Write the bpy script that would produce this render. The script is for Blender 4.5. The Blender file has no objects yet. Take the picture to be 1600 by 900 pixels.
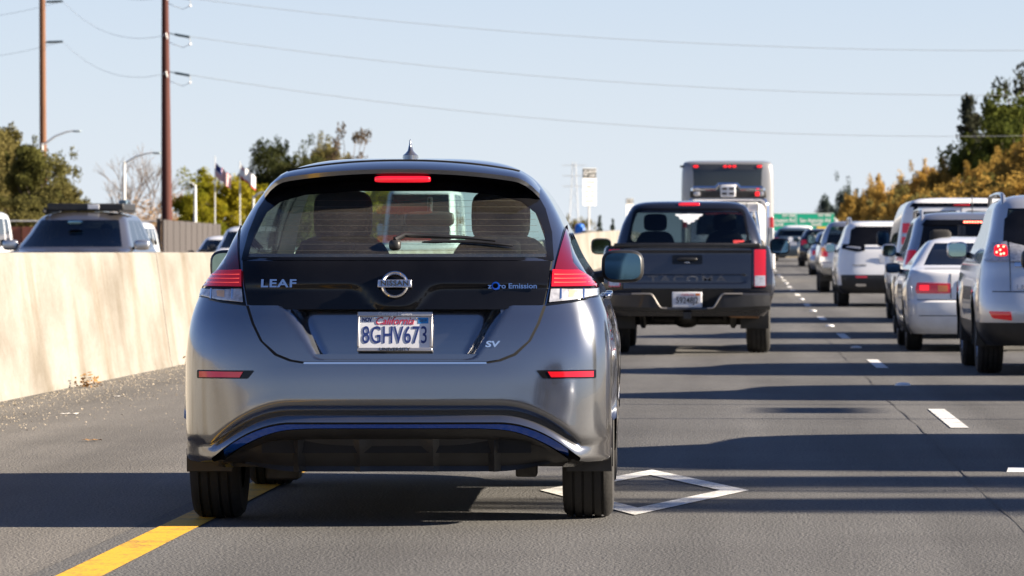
import bpy, bmesh, math, random
import numpy as np
from mathutils import Vector, Matrix
random.seed(7); np.random.seed(7)
R = math.radians
SC = bpy.context.scene
COL = SC.collection

# ------------------------------------------------------------------ camera
cam_d = bpy.data.cameras.new('camera'); CAM = bpy.data.objects.new('camera', cam_d); COL.objects.link(CAM)
CAM.location = (0, 0, 1.124); CAM.rotation_euler = (R(90), 0, 0)
cam_d.sensor_width = 36; cam_d.lens = 7000/1600*36
cam_d.shift_x = -350/1600; cam_d.shift_y = -57/1600
cam_d.clip_start = 0.5; cam_d.clip_end = 9000
cam_d.dof.use_dof = True; cam_d.dof.focus_distance = 18.4; cam_d.dof.aperture_fstop = 12
SC.camera = CAM
# ------------------------------------------------------------------ light
SUN_EL, SUN_AZ = R(23), R(93)          # azimuth clockwise from +Y (the way the traffic heads): from the right
W = bpy.data.worlds.new('World'); SC.world = W; W.use_nodes = True
nt = W.node_tree; nt.nodes.clear()
sky = nt.nodes.new('ShaderNodeTexSky'); sky.sky_type = 'NISHITA'; sky.sun_disc = False
sky.sun_elevation = SUN_EL; sky.sun_rotation = SUN_AZ
sky.air_density = 1.0; sky.dust_density = 0.0; sky.ozone_density = 1.0; sky.altitude = 1500
bg = nt.nodes.new('ShaderNodeBackground'); bg.inputs['Strength'].default_value = 0.05
wo = nt.nodes.new('ShaderNodeOutputWorld')
tint = nt.nodes.new('ShaderNodeMix'); tint.data_type = 'RGBA'; tint.blend_type = 'MULTIPLY'; tint.inputs['Factor'].default_value = 1
tint.inputs['B'].default_value = (.44, .565, .84, 1)      # camera white balance
nt.links.new(sky.outputs[0], tint.inputs['A']); 
# haze layer along the whole horizon
wtc = nt.nodes.new('ShaderNodeTexCoord'); wsx = nt.nodes.new('ShaderNodeSeparateXYZ'); nt.links.new(wtc.outputs['Generated'], wsx.inputs[0])
wab = nt.nodes.new('ShaderNodeMath'); wab.operation = 'ABSOLUTE'; nt.links.new(wsx.outputs['Z'], wab.inputs[0])
wml = nt.nodes.new('ShaderNodeMath'); wml.operation = 'MULTIPLY'; nt.links.new(wab.outputs[0], wml.inputs[0]); wml.inputs[1].default_value = -1/.15
wex = nt.nodes.new('ShaderNodeMath'); wex.operation = 'EXPONENT'; nt.links.new(wml.outputs[0], wex.inputs[0])
wfa = nt.nodes.new('ShaderNodeMath'); wfa.operation = 'MULTIPLY'; nt.links.new(wex.outputs[0], wfa.inputs[0]); wfa.inputs[1].default_value = .98
hz = nt.nodes.new('ShaderNodeMix'); hz.data_type = 'RGBA'; hz.inputs['B'].default_value = (4.65, 5.0, 5.45, 1)
nt.links.new(wfa.outputs[0], hz.inputs['Factor']); nt.links.new(tint.outputs['Result'], hz.inputs['A'])
nt.links.new(hz.outputs['Result'], bg.inputs['Color']); nt.links.new(bg.outputs[0], wo.inputs['Surface'])
sd = bpy.data.lights.new('sun', 'SUN'); sd.energy = 5.0; sd.angle = R(0.5); sd.color = (1.0, 0.87, 0.70)
SUN = bpy.data.objects.new('sun', sd); COL.objects.link(SUN)
sdir = Vector((math.sin(SUN_AZ)*math.cos(SUN_EL), math.cos(SUN_AZ)*math.cos(SUN_EL), math.sin(SUN_EL)))
SUN.rotation_euler = sdir.to_track_quat('Z', 'Y').to_euler(); SUN.location = sdir*60
vs = SC.view_settings
vs.view_transform = 'Standard'; vs.look = 'None'; vs.exposure = 1.75; vs.gamma = 1; vs.use_curve_mapping = False
SC.render.engine = 'CYCLES'
SC.cycles.max_bounces = 10; SC.cycles.transparent_max_bounces = 24; SC.cycles.caustics_reflective = False; SC.cycles.caustics_refractive = False

# ------------------------------------------------------------------ helpers
class MB:
    """collects faces and links them as one mesh object"""
    def __init__(s): s.v = []; s.f = []
    def grid(s, P, closed_u=False, flip=False):
        """P[i][j] -> points"""
        n, m = len(P), len(P[0]); b = len(s.v)
        for row in P: s.v.extend([tuple(p) for p in row])
        for i in range(n-1):
            for j in range(m if closed_u else m-1):
                j2 = (j+1) % m
                q = (b+i*m+j, b+i*m+j2, b+(i+1)*m+j2, b+(i+1)*m+j)
                s.f.append(q[::-1] if flip else q)
        return b
    def poly(s, pts):
        b = len(s.v); s.v.extend([tuple(p) for p in pts]); s.f.append(tuple(range(b, b+len(pts)))); return s
    def box(s, c, d, rz=0, rx=0, ry=0):
        M = Matrix.Rotation(rz, 3, 'Z') @ Matrix.Rotation(ry, 3, 'Y') @ Matrix.Rotation(rx, 3, 'X')
        b = len(s.v)
        for sz in (-1, 1):
            for sx, sy in ((-1, -1), (1, -1), (1, 1), (-1, 1)):
                p = M @ Vector((sx*d[0]/2, sy*d[1]/2, sz*d[2]/2)); s.v.append((c[0]+p.x, c[1]+p.y, c[2]+p.z))
        for q in ((3, 2, 1, 0), (4, 5, 6, 7), (0, 1, 5, 4), (1, 2, 6, 5), (2, 3, 7, 6), (3, 0, 4, 7)):
            s.f.append(tuple(b+i for i in q))
        return s
    def tube(s, pts, r, n=8, caps=True):
        pts = [Vector(p) for p in pts]
        rr = r if isinstance(r, (list, tuple)) else [r]*len(pts)
        up = Vector((0, 0, 1)); rings = []
        prev = None
        for i, p in enumerate(pts):
            d = (pts[min(i+1, len(pts)-1)]-pts[max(i-1, 0)]).normalized()
            if prev is None:
                a = d.cross(up) if abs(d.z) < .95 else d.cross(Vector((0, 1, 0)))
            else:
                a = prev - d*prev.dot(d)
            a.normalize(); c = d.cross(a); prev = a
            rings.append([p+(a*math.cos(2*math.pi*k/n)+c*math.sin(2*math.pi*k/n))*rr[i] for k in range(n)])
        b = s.grid(rings, True)
        if caps:
            s.f.append(tuple(b+k for k in range(n))[::-1]); e = b+(len(pts)-1)*n
            s.f.append(tuple(e+k for k in range(n)))
        return s
    def lathe(s, prof, c, axis='x', n=32, caps=False):
        """prof: (along, radius)"""
        rows = []
        for a, r in prof:
            row = []
            for k in range(n):
                t = 2*math.pi*k/n; u, w = r*math.cos(t), r*math.sin(t)
                row.append((c[0]+a, c[1]+u, c[2]+w) if axis == 'x' else ((c[0]+u, c[1]+w, c[2]+a) if axis == 'z' else (c[0]+w, c[1]+a, c[2]+u)))
            rows.append(row)
        b = s.grid(rows, True)
        if caps:
            s.f.append(tuple(b+k for k in range(n))[::-1]); e = b+(len(rows)-1)*n
            s.f.append(tuple(e+k for k in range(n)))
        return s
    def build(s, name, mat, parent=None, smooth=40, bevel=0, loc=None, fixn=True, data=None):
        me = bpy.data.meshes.new(name); me.from_pydata(s.v, [], s.f)
        if fixn:
            bm = bmesh.new(); bm.from_mesh(me); bmesh.ops.recalc_face_normals(bm, faces=bm.faces); bm.to_mesh(me); bm.free()
        if smooth:
            for p in me.polygons: p.use_smooth = True
            me.set_sharp_from_angle(angle=R(smooth))
        if isinstance(mat, (list, tuple)):
            for m in mat: me.materials.append(m)
        else: me.materials.append(mat)
        me.update()
        o = bpy.data.objects.new(name, me); COL.objects.link(o)
        if parent: o.parent = parent
        if loc: o.location = loc
        if bevel:
            b = o.modifiers.new('bevel', 'BEVEL'); b.width = bevel; b.segments = 2; b.limit_method = 'ANGLE'; b.angle_limit = R(40)
        return o

def tag(o, label=None, cat=None, group=None, kind=None):
    if label: o['label'] = label
    if cat: o['category'] = cat
    if group: o['group'] = group
    if kind: o['kind'] = kind
    return o
def thing(name, label, cat, loc=(0, 0, 0), rz=0, group=None):
    o = bpy.data.objects.new(name, None); COL.objects.link(o); o.location = loc; o.rotation_euler = (0, 0, rz); o.empty_display_size = .2
    return tag(o, label, cat, group)
def kids(o): return [c for c in o.children]
def copy_tree(o, parent=None):
    c = o.copy(); COL.objects.link(c)
    if parent: c.parent = parent
    for ch in kids(o): copy_tree(ch, c)
    return c
def text(name, s, size, mat, parent, loc, rot=(R(90), 0, 0), sx=1, ext=.002, shear=0, bold=0, align='CENTER', space=1):
    cu = bpy.data.curves.new(name, 'FONT'); cu.body = s; cu.size = size; cu.extrude = ext; cu.shear = shear; cu.offset = bold
    cu.align_x = align; cu.align_y = 'CENTER'; cu.space_character = space; cu.resolution_u = 4
    t = bpy.data.objects.new('tmp', cu); COL.objects.link(t)
    dg = bpy.context.evaluated_depsgraph_get()
    me = bpy.data.meshes.new_from_object(t.evaluated_get(dg)); me.name = name
    bpy.data.objects.remove(t); bpy.data.curves.remove(cu)
    me.materials.clear(); me.materials.append(mat)
    o = bpy.data.objects.new(name, me); COL.objects.link(o); o.parent = parent
    o.location = loc; o.rotation_euler = rot; o.scale = (sx, 1, 1)
    return o
def lerp(a, b, t): return a+(b-a)*t
def sstep(a, b, x):
    t = min(1, max(0, (x-a)/(b-a))); return t*t*(3-2*t)

# ------------------------------------------------------------------ materials
MATS = {}
def mat(name): 
    m = bpy.data.materials.new(name); m.use_nodes = True
    n = m.node_tree.nodes; return m, n, m.node_tree.links, n['Principled BSDF']
def pm(name, col, rough=.5, metal=0, coat=0, emit=None, es=0, spec=.5, var=0, vscale=6, bump=0, bscale=80, trans=0, coatr=.03):
    """principled with optional slight colour variation and bump"""
    if name in MATS: return MATS[name]
    m, N, L, b = mat(name)
    b.inputs['Base Color'].default_value = (*col, 1); b.inputs['Roughness'].default_value = rough
    b.inputs['Metallic'].default_value = metal; b.inputs['Coat Weight'].default_value = coat; b.inputs['Coat Roughness'].default_value = coatr
    b.inputs['Specular IOR Level'].default_value = spec; b.inputs['Transmission Weight'].default_value = trans
    if emit: b.inputs['Emission Color'].default_value = (*emit, 1); b.inputs['Emission Strength'].default_value = es
    tc = N.new('ShaderNodeTexCoord')
    if var:
        no = N.new('ShaderNodeTexNoise'); no.inputs['Scale'].default_value = vscale; no.inputs['Detail'].default_value = 8
        L.new(tc.outputs['Object'], no.inputs['Vector'])
        mx = N.new('ShaderNodeMix'); mx.data_type = 'RGBA'
        mx.inputs['A'].default_value = (*[c*(1-var) for c in col], 1); mx.inputs['B'].default_value = (*[min(1, c*(1+var)) for c in col], 1)
        cr = N.new('ShaderNodeMapRange'); cr.inputs['From Min'].default_value = .3; cr.inputs['From Max'].default_value = .7
        L.new(no.outputs['Fac'], cr.inputs['Value']); L.new(cr.outputs[0], mx.inputs['Factor']); L.new(mx.outputs['Result'], b.inputs['Base Color'])
        rr = N.new('ShaderNodeMapRange'); rr.inputs['To Min'].default_value = max(0, rough-.06); rr.inputs['To Max'].default_value = rough+.08
        L.new(no.outputs['Fac'], rr.inputs['Value']); L.new(rr.outputs[0], b.inputs['Roughness'])
    if bump:
        n2 = N.new('ShaderNodeTexNoise'); n2.inputs['Scale'].default_value = bscale; n2.inputs['Detail'].default_value = 5
        L.new(tc.outputs['Object'], n2.inputs['Vector'])
        bp = N.new('ShaderNodeBump'); bp.inputs['Strength'].default_value = bump; bp.inputs['Distance'].default_value = .01
        L.new(n2.outputs['Fac'], bp.inputs['Height']); L.new(bp.outputs[0], b.inputs['Normal'])
    MATS[name] = m; return m
def paint(name, col, metal=.75, rough=.32, dirt=.10):
    """car paint: flake base under a clear coat, road dust low on the body"""
    if name in MATS: return MATS[name]
    m, N, L, b = mat(name)
    b.inputs['Metallic'].default_value = metal; b.inputs['Roughness'].default_value = rough
    b.inputs['Coat Weight'].default_value = 1; b.inputs['Coat Roughness'].default_value = .03
    tc = N.new('ShaderNodeTexCoord')
    fl = N.new('ShaderNodeTexNoise'); fl.inputs['Scale'].default_value = 900; fl.inputs['Detail'].default_value = 1
    L.new(tc.outputs['Object'], fl.inputs['Vector'])
    mx = N.new('ShaderNodeMix'); mx.data_type = 'RGBA'
    mx.inputs['A'].default_value = (*[c*.82 for c in col], 1); mx.inputs['B'].default_value = (*[min(1, c*1.18) for c in col], 1)
    L.new(fl.outputs['Fac'], mx.inputs['Factor'])
    sx = N.new('ShaderNodeSeparateXYZ'); L.new(tc.outputs['Object'], sx.inputs[0])
    lo = N.new('ShaderNodeMapRange'); lo.inputs['From Min'].default_value = .75; lo.inputs['From Max'].default_value = .2
    L.new(sx.outputs['Z'], lo.inputs['Value'])
    dn = N.new('ShaderNodeTexNoise'); dn.inputs['Scale'].default_value = 9; dn.inputs['Detail'].default_value = 8
    L.new(tc.outputs['Object'], dn.inputs['Vector'])
    mu = N.new('ShaderNodeMath'); mu.operation = 'MULTIPLY'; L.new(lo.outputs[0], mu.inputs[0]); L.new(dn.outputs['Fac'], mu.inputs[1])
    m2 = N.new('ShaderNodeMath'); m2.operation = 'MULTIPLY'; L.new(mu.outputs[0], m2.inputs[0]); m2.inputs[1].default_value = dirt*4
    L.new(mx.outputs['Result'], b.inputs['Base Color'])
    df = N.new('ShaderNodeBsdfDiffuse'); df.inputs['Color'].default_value = (.16, .14, .115, 1)
    ms = N.new('ShaderNodeMixShader'); L.new(m2.outputs[0], ms.inputs[0]); L.new(b.outputs[0], ms.inputs[1]); L.new(df.outputs[0], ms.inputs[2])
    L.new(ms.outputs[0], N['Material Output'].inputs['Surface'])
    MATS[name] = m; return m
def glass(name, tint=(.78, .9, .88), dust=0.0, refl=1.0):
    if name in MATS: return MATS[name]
    m, N, L, b = mat(name); N.remove(b)
    tr = N.new('ShaderNodeBsdfTransparent'); tr.inputs['Color'].default_value = (*tint, 1)
    gl = N.new('ShaderNodeBsdfGlossy'); gl.inputs['Roughness'].default_value = .01; gl.inputs['Color'].default_value = (refl, refl, refl, 1)
    fr = N.new('ShaderNodeFresnel'); fr.inputs['IOR'].default_value = 1.5
    ge = N.new('ShaderNodeNewGeometry'); io = N.new('ShaderNodeMapRange'); io.inputs['To Min'].default_value = 1.5; io.inputs['To Max'].default_value = 1/1.5
    L.new(ge.outputs['Backfacing'], io.inputs['Value']); L.new(io.outputs[0], fr.inputs['IOR'])
    ms = N.new('ShaderNodeMixShader'); L.new(fr.outputs[0], ms.inputs[0]); L.new(tr.outputs[0], ms.inputs[1]); L.new(gl.outputs[0], ms.inputs[2])
    out = ms.outputs[0]
    if dust:
        tc = N.new('ShaderNodeTexCoord')
        n1 = N.new('ShaderNodeTexNoise'); n1.inputs['Scale'].default_value = 4; n1.inputs['Detail'].default_value = 4; L.new(tc.outputs['Object'], n1.inputs['Vector'])
        n2 = N.new('ShaderNodeTexNoise'); n2.inputs['Scale'].default_value = 130; n2.inputs['Detail'].default_value = 3; L.new(tc.outputs['Object'], n2.inputs['Vector'])
        r2 = N.new('ShaderNodeMapRange'); r2.inputs['From Min'].default_value = .52; r2.inputs['From Max'].default_value = .72; L.new(n2.outputs['Fac'], r2.inputs['Value'])
        a = N.new('ShaderNodeMath'); a.operation = 'MULTIPLY_ADD'; L.new(r2.outputs[0], a.inputs[0]); a.inputs[1].default_value = .8; a.inputs[2].default_value = .75
        c = N.new('ShaderNodeMath'); c.operation = 'MULTIPLY'; L.new(a.outputs[0], c.inputs[0]); L.new(n1.outputs['Fac'], c.inputs[1])
        d = N.new('ShaderNodeMath'); d.operation = 'MULTIPLY'; L.new(c.outputs[0], d.inputs[0]); d.inputs[1].default_value = dust
        df = N.new('ShaderNodeBsdfDiffuse'); df.inputs['Color'].default_value = (.38, .34, .30, 1)
        m2 = N.new('ShaderNodeMixShader'); L.new(d.outputs[0], m2.inputs[0]); L.new(out, m2.inputs[1]); L.new(df.outputs[0], m2.inputs[2]); out = m2.outputs[0]
    L.new(out, N['Material Output'].inputs['Surface'])
    MATS[name] = m; return m
M_BLACK = pm('black_plastic', (.018, .018, .019), .45, var=.25, vscale=12)
M_GLOSS = pm('gloss_black', (.006, .006, .007), (.05), spec=.32, var=.2)
M_SEAM = pm('panel_gap', (.004, .004, .004), .8)
M_RUB = pm('tyre_rubber', (.022, .021, .020), .8, var=.3, vscale=10, bump=.2, bscale=60)
M_RIM = pm('alloy_rim', (.55, .55, .56), .3, .9, var=.1)
M_CHROME = pm('chrome', (.8, .8, .82), .08, 1.0)
M_DARKM = pm('dark_metal', (.05, .048, .045), .55, .5, var=.3, vscale=14)
M_RED = pm('red_lens', (.42, .006, .012), .12, coat=1, emit=(.9, .01, .02), es=.05)
M_REDD = pm('deep_red_lens', (.10, .004, .010), .08, coat=1)
M_REDL = pm('lit_red_lens', (.6, .01, .015), .15, coat=1, emit=(1, .008, .012), es=.45)
M_LED = pm('lit_brake_led', (.8, .1, .08), .2, emit=(1, .16, .10), es=3)
M_AMBER = pm('amber_lens', (.75, .22, .03), .15, coat=1)
M_CLEAR = pm('clear_lens', (.48, .48, .50), .12, .35, coat=1, var=.35, vscale=40)
M_INT = pm('interior_fabric', (.026, .024, .023), .85, var=.2, vscale=30)
M_TRIM = pm('interior_trim', (.05, .047, .044), .7)
M_MIRR = pm('mirror_silver', (.16, .27, .33), .02, 1.0)
M_PLATE = pm('plate_white', (.72, .73, .76), .4, var=.06, vscale=20)
M_INK = pm('plate_blue_ink', (.012, .03, .16), .5)
M_INKB = pm('black_ink', (.02, .02, .02), .5)
M_GLASS = glass('window_glass', (.62, .72, .71))
M_TINT = glass('tinted_glass', (.16, .19, .20))
M_PRIV = glass('privacy_glass', (.035, .04, .04))
M_SCREEN = glass('clear_windscreen', (.72, .86, .83))
# ------------------------------------------------------------------ the ground
ZT = [(-400, 0), (58, 0), (75, .02), (89, .065), (103, .125), (118, .19), (160, .42), (200, .69), (225, .80), (250, .78), (300, .1), (350, -1.2), (400, -2.4), (460, -3), (900, -3), (9000, -3)]
def zY(y): return float(np.interp(y, [a for a, b in ZT], [b for a, b in ZT]))
YS = [-400, -120, -60, -20, 0, 15, 30, 45, 58, 66, 75, 82, 89, 96, 103, 110, 118, 130, 145, 160, 180, 200, 225, 250, 275, 300, 325, 350, 400, 460, 700, 1200, 3000, 8000]
def sheet(name, xs, dz, m, ys=YS, kind='structure'):
    mb = MB(); mb.grid([[(x, y, zY(y)+dz) for x in xs] for y in ys])
    o = mb.build(name, m, smooth=60, fixn=False); o['kind'] = kind; return o

def asphalt(name, c0, tint):
    m, N, L, b = mat(name); tc = N.new('ShaderNodeTexCoord')
    def noise(s, d, sc=None):
        n = N.new('ShaderNodeTexNoise'); n.inputs['Scale'].default_value = s; n.inputs['Detail'].default_value = d
        if sc:
            mp = N.new('ShaderNodeMapping'); mp.inputs['Scale'].default_value = sc; L.new(tc.outputs['Object'], mp.inputs['Vector']); L.new(mp.outputs[0], n.inputs['Vector'])
        else: L.new(tc.outputs['Object'], n.inputs['Vector'])
        return n
    fine = noise(70, 4); grit = noise(220, 2); lane = noise(1.0, 5, (1.6, .05, 1)); blot = noise(.7, 5)
    v = N.new('ShaderNodeTexVoronoi'); v.inputs['Scale'].default_value = 85; L.new(tc.outputs['Object'], v.inputs['Vector'])
    cr = N.new('ShaderNodeValToRGB'); e = cr.color_ramp.elements
    e[0].position = .28; e[0].color = (*[c0*.42*t for t in tint], 1); e[1].position = .74; e[1].color = (*[c0*1.75*t for t in tint], 1)
    L.new(fine.outputs['Fac'], cr.inputs[0])
    c2 = N.new('ShaderNodeMix'); c2.data_type = 'RGBA'; c2.blend_type = 'MULTIPLY'; c2.inputs['Factor'].default_value = 1
    r2 = N.new('ShaderNodeMapRange'); r2.inputs['From Min'].default_value = .3; r2.inputs['From Max'].default_value = .7; r2.inputs['To Min'].default_value = .68; r2.inputs['To Max'].default_value = 1.2
    L.new(lane.outputs['Fac'], r2.inputs['Value'])
    r3 = N.new('ShaderNodeMapRange'); r3.inputs['From Min'].default_value = .3; r3.inputs['From Max'].default_value = .7; r3.inputs['To Min'].default_value = .88; r3.inputs['To Max'].default_value = 1.12
    L.new(blot.outputs['Fac'], r3.inputs['Value'])
    mm = N.new('ShaderNodeMath'); mm.operation = 'MULTIPLY'; L.new(r2.outputs[0], mm.inputs[0]); L.new(r3.outputs[0], mm.inputs[1])
    L.new(cr.outputs[0], c2.inputs['A']); L.new(mm.outputs[0], c2.inputs['B'])
    # pale stones
    st = N.new('ShaderNodeMapRange'); st.inputs['From Min'].default_value = .66; st.inputs['From Max'].default_value = .74; L.new(grit.outputs['Fac'], st.inputs['Value'])
    c3 = N.new('ShaderNodeMix'); c3.data_type = 'RGBA'; L.new(st.outputs[0], c3.inputs['Factor']); L.new(c2.outputs['Result'], c3.inputs['A']); c3.inputs['B'].default_value = (.34, .30, .25, 1)
    L.new(c3.outputs['Result'], b.inputs['Base Color']); b.inputs['Roughness'].default_value = .85; b.inputs['Specular IOR Level'].default_value = .35
    ad = N.new('ShaderNodeMath'); ad.operation = 'SUBTRACT'; L.new(fine.outputs['Fac'], ad.inputs[0]); L.new(v.outputs['Distance'], ad.inputs[1])
    bp = N.new('ShaderNodeBump'); bp.inputs['Strength'].default_value = .55; bp.inputs['Distance'].default_value = .008
    L.new(ad.outputs[0], bp.inputs['Height']); L.new(bp.outputs[0], b.inputs['Normal'])
    return m
M_ROAD = asphalt('asphalt', .096, (1.0, .985, .96))
M_SHLD = asphalt('shoulder_asphalt', .13, (1.0, .94, .85))
M_DIRT = pm('dry_verge', (.20, .16, .09), .95, var=.4, vscale=.5, bump=.5, bscale=9)
sheet('ground', [-3000, -400, -120, -60, -30, -5.9, 16, 40, 120, 400, 3000], -.02, M_DIRT)
sheet('road', [-2.45, -1, .5, 1.42, 3, 5, 8, 12, 16.3], 0, M_ROAD, [y for y in YS if -100 < y < 3001 or y == -120])
sheet('road_shoulder', [-5.7, -5, -4, -3, -2.45], 0.0005, M_SHLD, [y for y in YS if -100 < y < 3001 or y == -120])
sheet('oncoming_road', [-24, -18, -12, -6.2], -.006, M_SHLD, [y for y in YS if -100 < y < 3001 or y == -120])
def worn(name, col, wear):
    m, N, L, b = mat(name); tc = N.new('ShaderNodeTexCoord')
    n = N.new('ShaderNodeTexNoise'); n.inputs['Scale'].default_value = 60; n.inputs['Detail'].default_value = 8; L.new(tc.outputs['Object'], n.inputs['Vector'])
    n2 = N.new('ShaderNodeTexNoise'); n2.inputs['Scale'].default_value = 5; n2.inputs['Detail'].default_value = 5; L.new(tc.outputs['Object'], n2.inputs['Vector'])
    mu = N.new('ShaderNodeMath'); mu.operation = 'MULTIPLY'; L.new(n.outputs['Fac'], mu.inputs[0]); L.new(n2.outputs['Fac'], mu.inputs[1])
    r = N.new('ShaderNodeMapRange'); r.inputs['From Min'].default_value = .30-wear*.1; r.inputs['From Max'].default_value = .36; L.new(mu.outputs[0], r.inputs['Value'])
    mx = N.new('ShaderNodeMix'); mx.data_type = 'RGBA'; mx.inputs['A'].default_value = (*col, 1); mx.inputs['B'].default_value = (*[c*.45+.03 for c in col], 1)
    L.new(r.outputs[0], mx.inputs['Factor']); L.new(mx.outputs['Result'], b.inputs['Base Color']); b.inputs['Roughness'].default_value = .7
    bp = N.new('ShaderNodeBump'); bp.inputs['Strength'].default_value = .4; bp.inputs['Distance'].default_value = .004; L.new(n.outputs['Fac'], bp.inputs['Height']); L.new(bp.outputs[0], b.inputs['Normal'])
    return m
M_WLINE = worn('white_road_paint', (.74, .73, .70), 1.0); M_YLINE = worn('yellow_road_paint', (.70, .375, .012), .35)
ys = [y for y in YS if -100 < y < 461]
sheet('yellow_edge_line', [-2.35, -2.19], .0045, M_YLINE, ys)
sheet('oncoming_edge_line', [-8.9, -8.75], .004, M_YLINE, ys)
sheet('right_edge_line', [12.4, 12.52], .004, M_WLINE, ys)
for x0 in (1.42, 5.1, 8.8):
    for k in range(-2, 22):
        y0 = 30.3-1.83+14.6*k + (0 if x0 < 2 else 4*x0)
        if y0 > 330: break
        nz = random.uniform(-.012, .012)
        mb = MB(); mb.grid([[(x, y, zY(y)+.0045) for x in (x0-.058+nz, x0+.058+nz)] for y in np.linspace(y0, y0+3.4, 5)])
        mb.build('lane_dash', M_WLINE, smooth=0, fixn=False)['kind'] = 'structure'
# tar-filled seam beside the lane line
M_TAR = pm('tar_seam', (.06, .057, .054), .8, var=.3, vscale=8)
mb = MB(); mb.grid([[(1.16+.012*math.sin(y*.5)+.005*math.sin(y*3.1)+s*(.004+.002*math.sin(y*2.3)), y, zY(y)+.0035) for s in (-1, 1)] for y in np.arange(12, 60, .5)])
mb.build('road_seam', M_TAR, smooth=0, fixn=False)['kind'] = 'structure'
# the carpool diamond
def diamond():
    cx, cy, hx, hy = -.43, 21.03, .49, 1.98; wx, wy = .135, .545
    mb = MB(); z = .0045
    o = [(cx, cy-hy), (cx+hx, cy), (cx, cy+hy), (cx-hx, cy)]; i = [(cx, cy-hy+wy), (cx+hx-wx, cy), (cx, cy+hy-wy), (cx-hx+wx, cy)]
    for k in range(4):
        k2 = (k+1) % 4; mb.poly([(*o[k], z), (*o[k2], z), (*i[k2], z), (*i[k], z)])
    mb.build('carpool_diamond', M_WLINE, smooth=0, fixn=False)['kind'] = 'structure'
diamond()
# raised lane markers
mk = MB(); mk.lathe([(0, .052), (.008, .05), (.016, .036), (.019, .012), (.0195, .001)], (0, 0, 0), 'z', 14)
M_DOT = pm('ceramic_marker', (.75, .75, .74), .3, var=.15)
first = None
for k in range(0, 8):
    y = 30.3+14.6*k+7.3
    if first is None: o = mk.build('lane_marker', M_DOT); first = o
    else: o = first.copy(); COL.objects.link(o)
    o.location = (1.40, y, zY(y))
    o.scale = (1.3, 1.3, 1.3)
    tag(o, 'raised round white lane marker in the %s gap between white dashes from the camera' % ('first', 'second', 'third', 'fourth', 'fifth', 'sixth', 'seventh', 'eighth')[k], 'lane marker', 'raised white markers along the lane line')
# rumble block at the right edge: one reflective marker
mb = MB(); P = [[(-.06, -.05, 0), (.06, -.05, 0)], [(-.05, -.02, .02), (.05, -.02, .02)], [(-.05, .02, .02), (.05, .02, .02)], [(-.06, .05, 0), (.06, .05, 0)]]; mb.grid(P)
o = mb.build('reflective_marker', M_DOT, smooth=20); o.location = (1.44, 22.9, 0); tag(o, 'small square reflective marker on the road at the far right of the picture', 'lane marker')
# loose grit and litter along the foot of the barrier
rng = random.Random(3)
mb = MB()
for k in range(2400):
    d = abs(rng.gauss(0, .30)) if k % 4 else abs(rng.gauss(0, .9)); x = -5.48+d*1.5; y = rng.uniform(28, 46)
    if x > -2.6: continue
    s = rng.uniform(.003, .009)*(1.6 if rng.random() < .06 else 1); a = rng.uniform(0, 6.28); z = zY(y)+.001
    pts = [(x+s*math.cos(a+q)*rng.uniform(.6, 1.2), y+s*1.3*math.sin(a+q)*rng.uniform(.6, 1.2), z) for q in (0, 2.1, 4.2)]
    b = len(mb.v); mb.v += pts+[(x, y, z+s*.8)]; mb.f += [(b, b+1, b+3), (b+1, b+2, b+3), (b+2, b, b+3)]
M_GRIT = pm('loose_grit', (.30, .255, .19), .9, var=.6, vscale=60)
o = mb.build('roadside_grit', M_GRIT, smooth=0); o['kind'] = 'stuff'
M_LEAFD = pm('dry_leaf', (.30, .16, .05), .8, var=.5, vscale=20)
M_PAPER = pm('scrap_paper', (.75, .72, .66), .8)
def clump(name, x, y, w, h, n, m, label, cat):
    mb = MB()
    for k in range(n):
        px, py, pz = rng.gauss(0, w*.33), rng.gauss(0, w*.3), abs(rng.gauss(0, h*.5)); s = rng.uniform(.012, .03)
        u = Vector((rng.gauss(0, 1), rng.gauss(0, 1), rng.gauss(0, .5))).normalized()*s; v = u.cross(Vector((rng.random()-.5, rng.random()-.5, rng.random()))).normalized()*s*.5
        c = Vector((px, py, pz+.012)); mb.poly([c-u, c+v, c+u, c-v])
    o = mb.build(name, m, smooth=0); o.location = (x, y, zY(y)); tag(o, label, cat)
clump('leaf_litter', -5.36, 37.0, .16, .10, 70, M_LEAFD, 'little heap of dry brown leaves against the foot of the pale barrier', 'dead leaves')
clump('leaf_litter', -5.38, 44.2, .10, .06, 30, M_LEAFD, 'dry leaf scraps at the barrier foot close to the grey hatchback', 'dead leaves')
for (px, py, w, lab) in ((110, 648, .07, 'flat white paper scrap lying on the shoulder nearest the barrier'), (183, 621, .05, 'small white scrap on the shoulder right of the leaf heap'), (143, 690, .06, 'dark flat scrap on the shoulder left of the hatchback')):
    Y = 7000*1.124/(py-393); X = (px-1150)*Y/7000
    mb = MB(); n = 5
    mb.grid([[(-w+2*w*i/n, (-.5+j/2)*w*.7, .006+.010*rng.random()) for i in range(n+1)] for j in range(3)])
    o = mb.build('litter_scrap', M_PAPER if 'white' in lab else M_LEAFD, smooth=0); o.location = (X, Y, 0); o.rotation_euler = (0, 0, rng.uniform(-.4, .4)); tag(o, lab, 'litter')

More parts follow.
